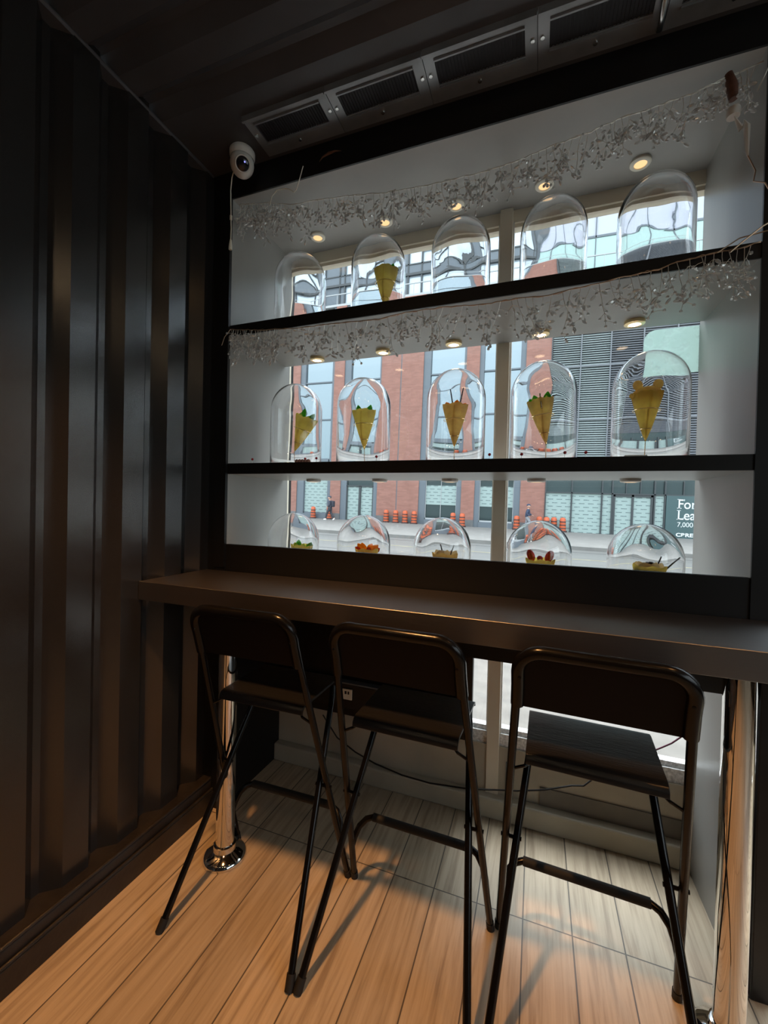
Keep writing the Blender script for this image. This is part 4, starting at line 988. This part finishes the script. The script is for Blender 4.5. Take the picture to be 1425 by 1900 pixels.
# ------------------------------------------------------------------ walking people
def skin_obj(name, nodes, edges, mat, parent, sub=2):
    me = bpy.data.meshes.new(name); me.from_pydata([n[0] for n in nodes], edges, []); me.materials.append(mat)
    o = bpy.data.objects.new(name, me); COL.objects.link(o); o.parent = parent
    o.modifiers.new('skin', 'SKIN'); 
    for i, n in enumerate(nodes):
        me.skin_vertices[0].data[i].radius = (n[1], n[2] if len(n) > 2 else n[1])
    me.skin_vertices[0].data[0].use_root = True
    s = o.modifiers.new('sub', 'SUBSURF'); s.levels = sub; s.render_levels = sub
    for md in o.modifiers:
        if md.type == 'SKIN': md.use_smooth_shade = True
    return o
def person(X, Y, facing, label, topm, legm, hairm, pack=False, cap=False, scale=1.0):
    p = thing('person', label, 'person'); ext_root(p, X, Y, 0.0); s = facing
    # one continuous body: pelvis root, spine, neck, head, arms, legs in mid-stride (walk along x)
    N = [((0, 0, .96), .125, .10), ((0, 0, 1.15), .125, .10), ((s * .02, 0, 1.36), .15, .11), ((s * .03, 0, 1.50), .06), ((s * .045, 0, 1.57), .05), ((s * .06, 0, 1.67), .165, .14), ((s * .055, 0, 1.76), .15, .13),
         ((s * .02, -.19, 1.44), .058), ((s * -.06, -.23, 1.17), .045), ((s * .10, -.22, .98), .034),
         ((s * .02, .19, 1.44), .058), ((s * .08, .23, 1.18), .045), ((s * .30, .21, 1.06), .034),
         ((s * .02, -.09, .90), .088), ((s * .20, -.09, .52), .062), ((s * .28, -.09, .10), .042), ((s * .40, -.09, .05), .035),
         ((s * -.02, .09, .90), .088), ((s * -.06, .09, .50), .062), ((s * -.36, .09, .18), .042), ((s * -.30, .09, .07), .034)]
    E_ = [(0, 1), (1, 2), (2, 3), (3, 4), (4, 5), (5, 6), (2, 7), (7, 8), (8, 9), (2, 10), (10, 11), (11, 12), (0, 13), (13, 14), (14, 15), (15, 16), (0, 17), (17, 18), (18, 19), (19, 20)]
    skin_obj('body', N, E_, MT['skin'], p)
    J = [((0, 0, .90), .19, .165), ((0, 0, 1.02), .185, .16), ((0, 0, 1.20), .175, .15), ((s * .02, 0, 1.38), .20, .165), ((s * .03, 0, 1.50), .10),
         ((s * .02, -.19, 1.43), .095), ((s * -.06, -.235, 1.17), .080), ((s * .08, -.22, 1.0), .062), ((s * .02, .19, 1.43), .095), ((s * .08, .235, 1.18), .080), ((s * .27, .212, 1.075), .062)]
    skin_obj('jacket', J, [(0, 1), (1, 2), (2, 3), (3, 4), (3, 5), (5, 6), (6, 7), (3, 8), (8, 9), (9, 10)], MT[topm], p)
    T_ = [((0, 0, 1.04), .155, .135), ((0, 0, .93), .165, .145), ((s * .03, -.095, .80), .115), ((s * .20, -.09, .52), .090), ((s * .275, -.09, .12), .070), ((s * -.03, .095, .80), .115), ((s * -.06, .09, .50), .090), ((s * -.35, .09, .19), .070)]
    skin_obj('trousers', T_, [(0, 1), (1, 2), (2, 3), (3, 4), (1, 5), (5, 6), (6, 7)], MT[legm], p)
    MB().ball((s * .165, 0, 1.685), .020, 8, sc_=(1, .7, 1.2)).build('nose', MT['skin'], p, smooth=True)
    m = MB(); m.ball((s * .06, -.10, 1.69), .024, 8, sc_=(.7, .4, 1.2)); m.build('ear', MT['skin'], p, smooth=True)
    m = MB(); m.ball((s * .06, .10, 1.69), .024, 8, sc_=(.7, .4, 1.2)); m.build('ear', MT['skin'], p, smooth=True)
    for (a, b) in (((s * .25, -.09, .055), (s * .45, -.09, .04)), ((s * -.37, .09, .14), (s * -.24, .09, .03))):
        MB().tube([a, ((a[0] + b[0]) / 2, a[1], (a[2] + b[2]) / 2), b], [.052, .055, .038], 10).build('shoe', MT['shoe'], p, smooth=True)
    MB().ball((s * .030, 0, 1.765), .128, 16, sc_=(1, .9, .75)).build('hair' if not cap else 'cap', MT[hairm], p, smooth=True)
    for sy_ in (-1, 1):
        hx, hz, hy = ((s * .11, .955, -.22), (s * .335, 1.045, .21))[0 if sy_ < 0 else 1][0], (.955, 1.045)[0 if sy_ < 0 else 1], sy_ * .215
        m = MB(); m.ball((hx, hy, hz), .042, 10, sc_=(1.1, .5, .9))
        for k in range(4): m.tube([(hx + s * .02, hy + (k - 1.5) * .016, hz - .01), (hx + s * (.055 + .006 * (k % 2)), hy + (k - 1.5) * .017, hz - .03), (hx + s * .06, hy + (k - 1.5) * .016, hz - .055)], .0085, 6)
        m.tube([(hx, hy - sy_ * .02, hz + .01), (hx + s * .04, hy - sy_ * .045, hz - .005)], .010, 6)
        m.build('hand', MT['skin'], p, smooth=True)
    if cap: MB().box(s * .05 if s > 0 else s * .22, s * .22 if s > 0 else s * .05, -.07, .07, 1.745, 1.76).build('cap_brim', MT[hairm], p)
    if pack: MB().rbox(min(s * -.16, s * -.36), max(s * -.16, s * -.36), -.15, .15, 1.02, 1.48, .05, 3).build('backpack', MT['pack'], p, smooth=True)
    p.scale = (scale,) * 3
    return p
person(-16.55, 31.6, -1, 'person in a slate jacket with a dark backpack walking left past the papered door', 'slate', 'greyt', 'slate', pack=True, scale=1.12)
person(-.62, 33.0, 1, 'person in a navy jacket and dark cap walking right past the brick pier', 'navy', 'pale_t', 'navy', cap=True, scale=1.08)
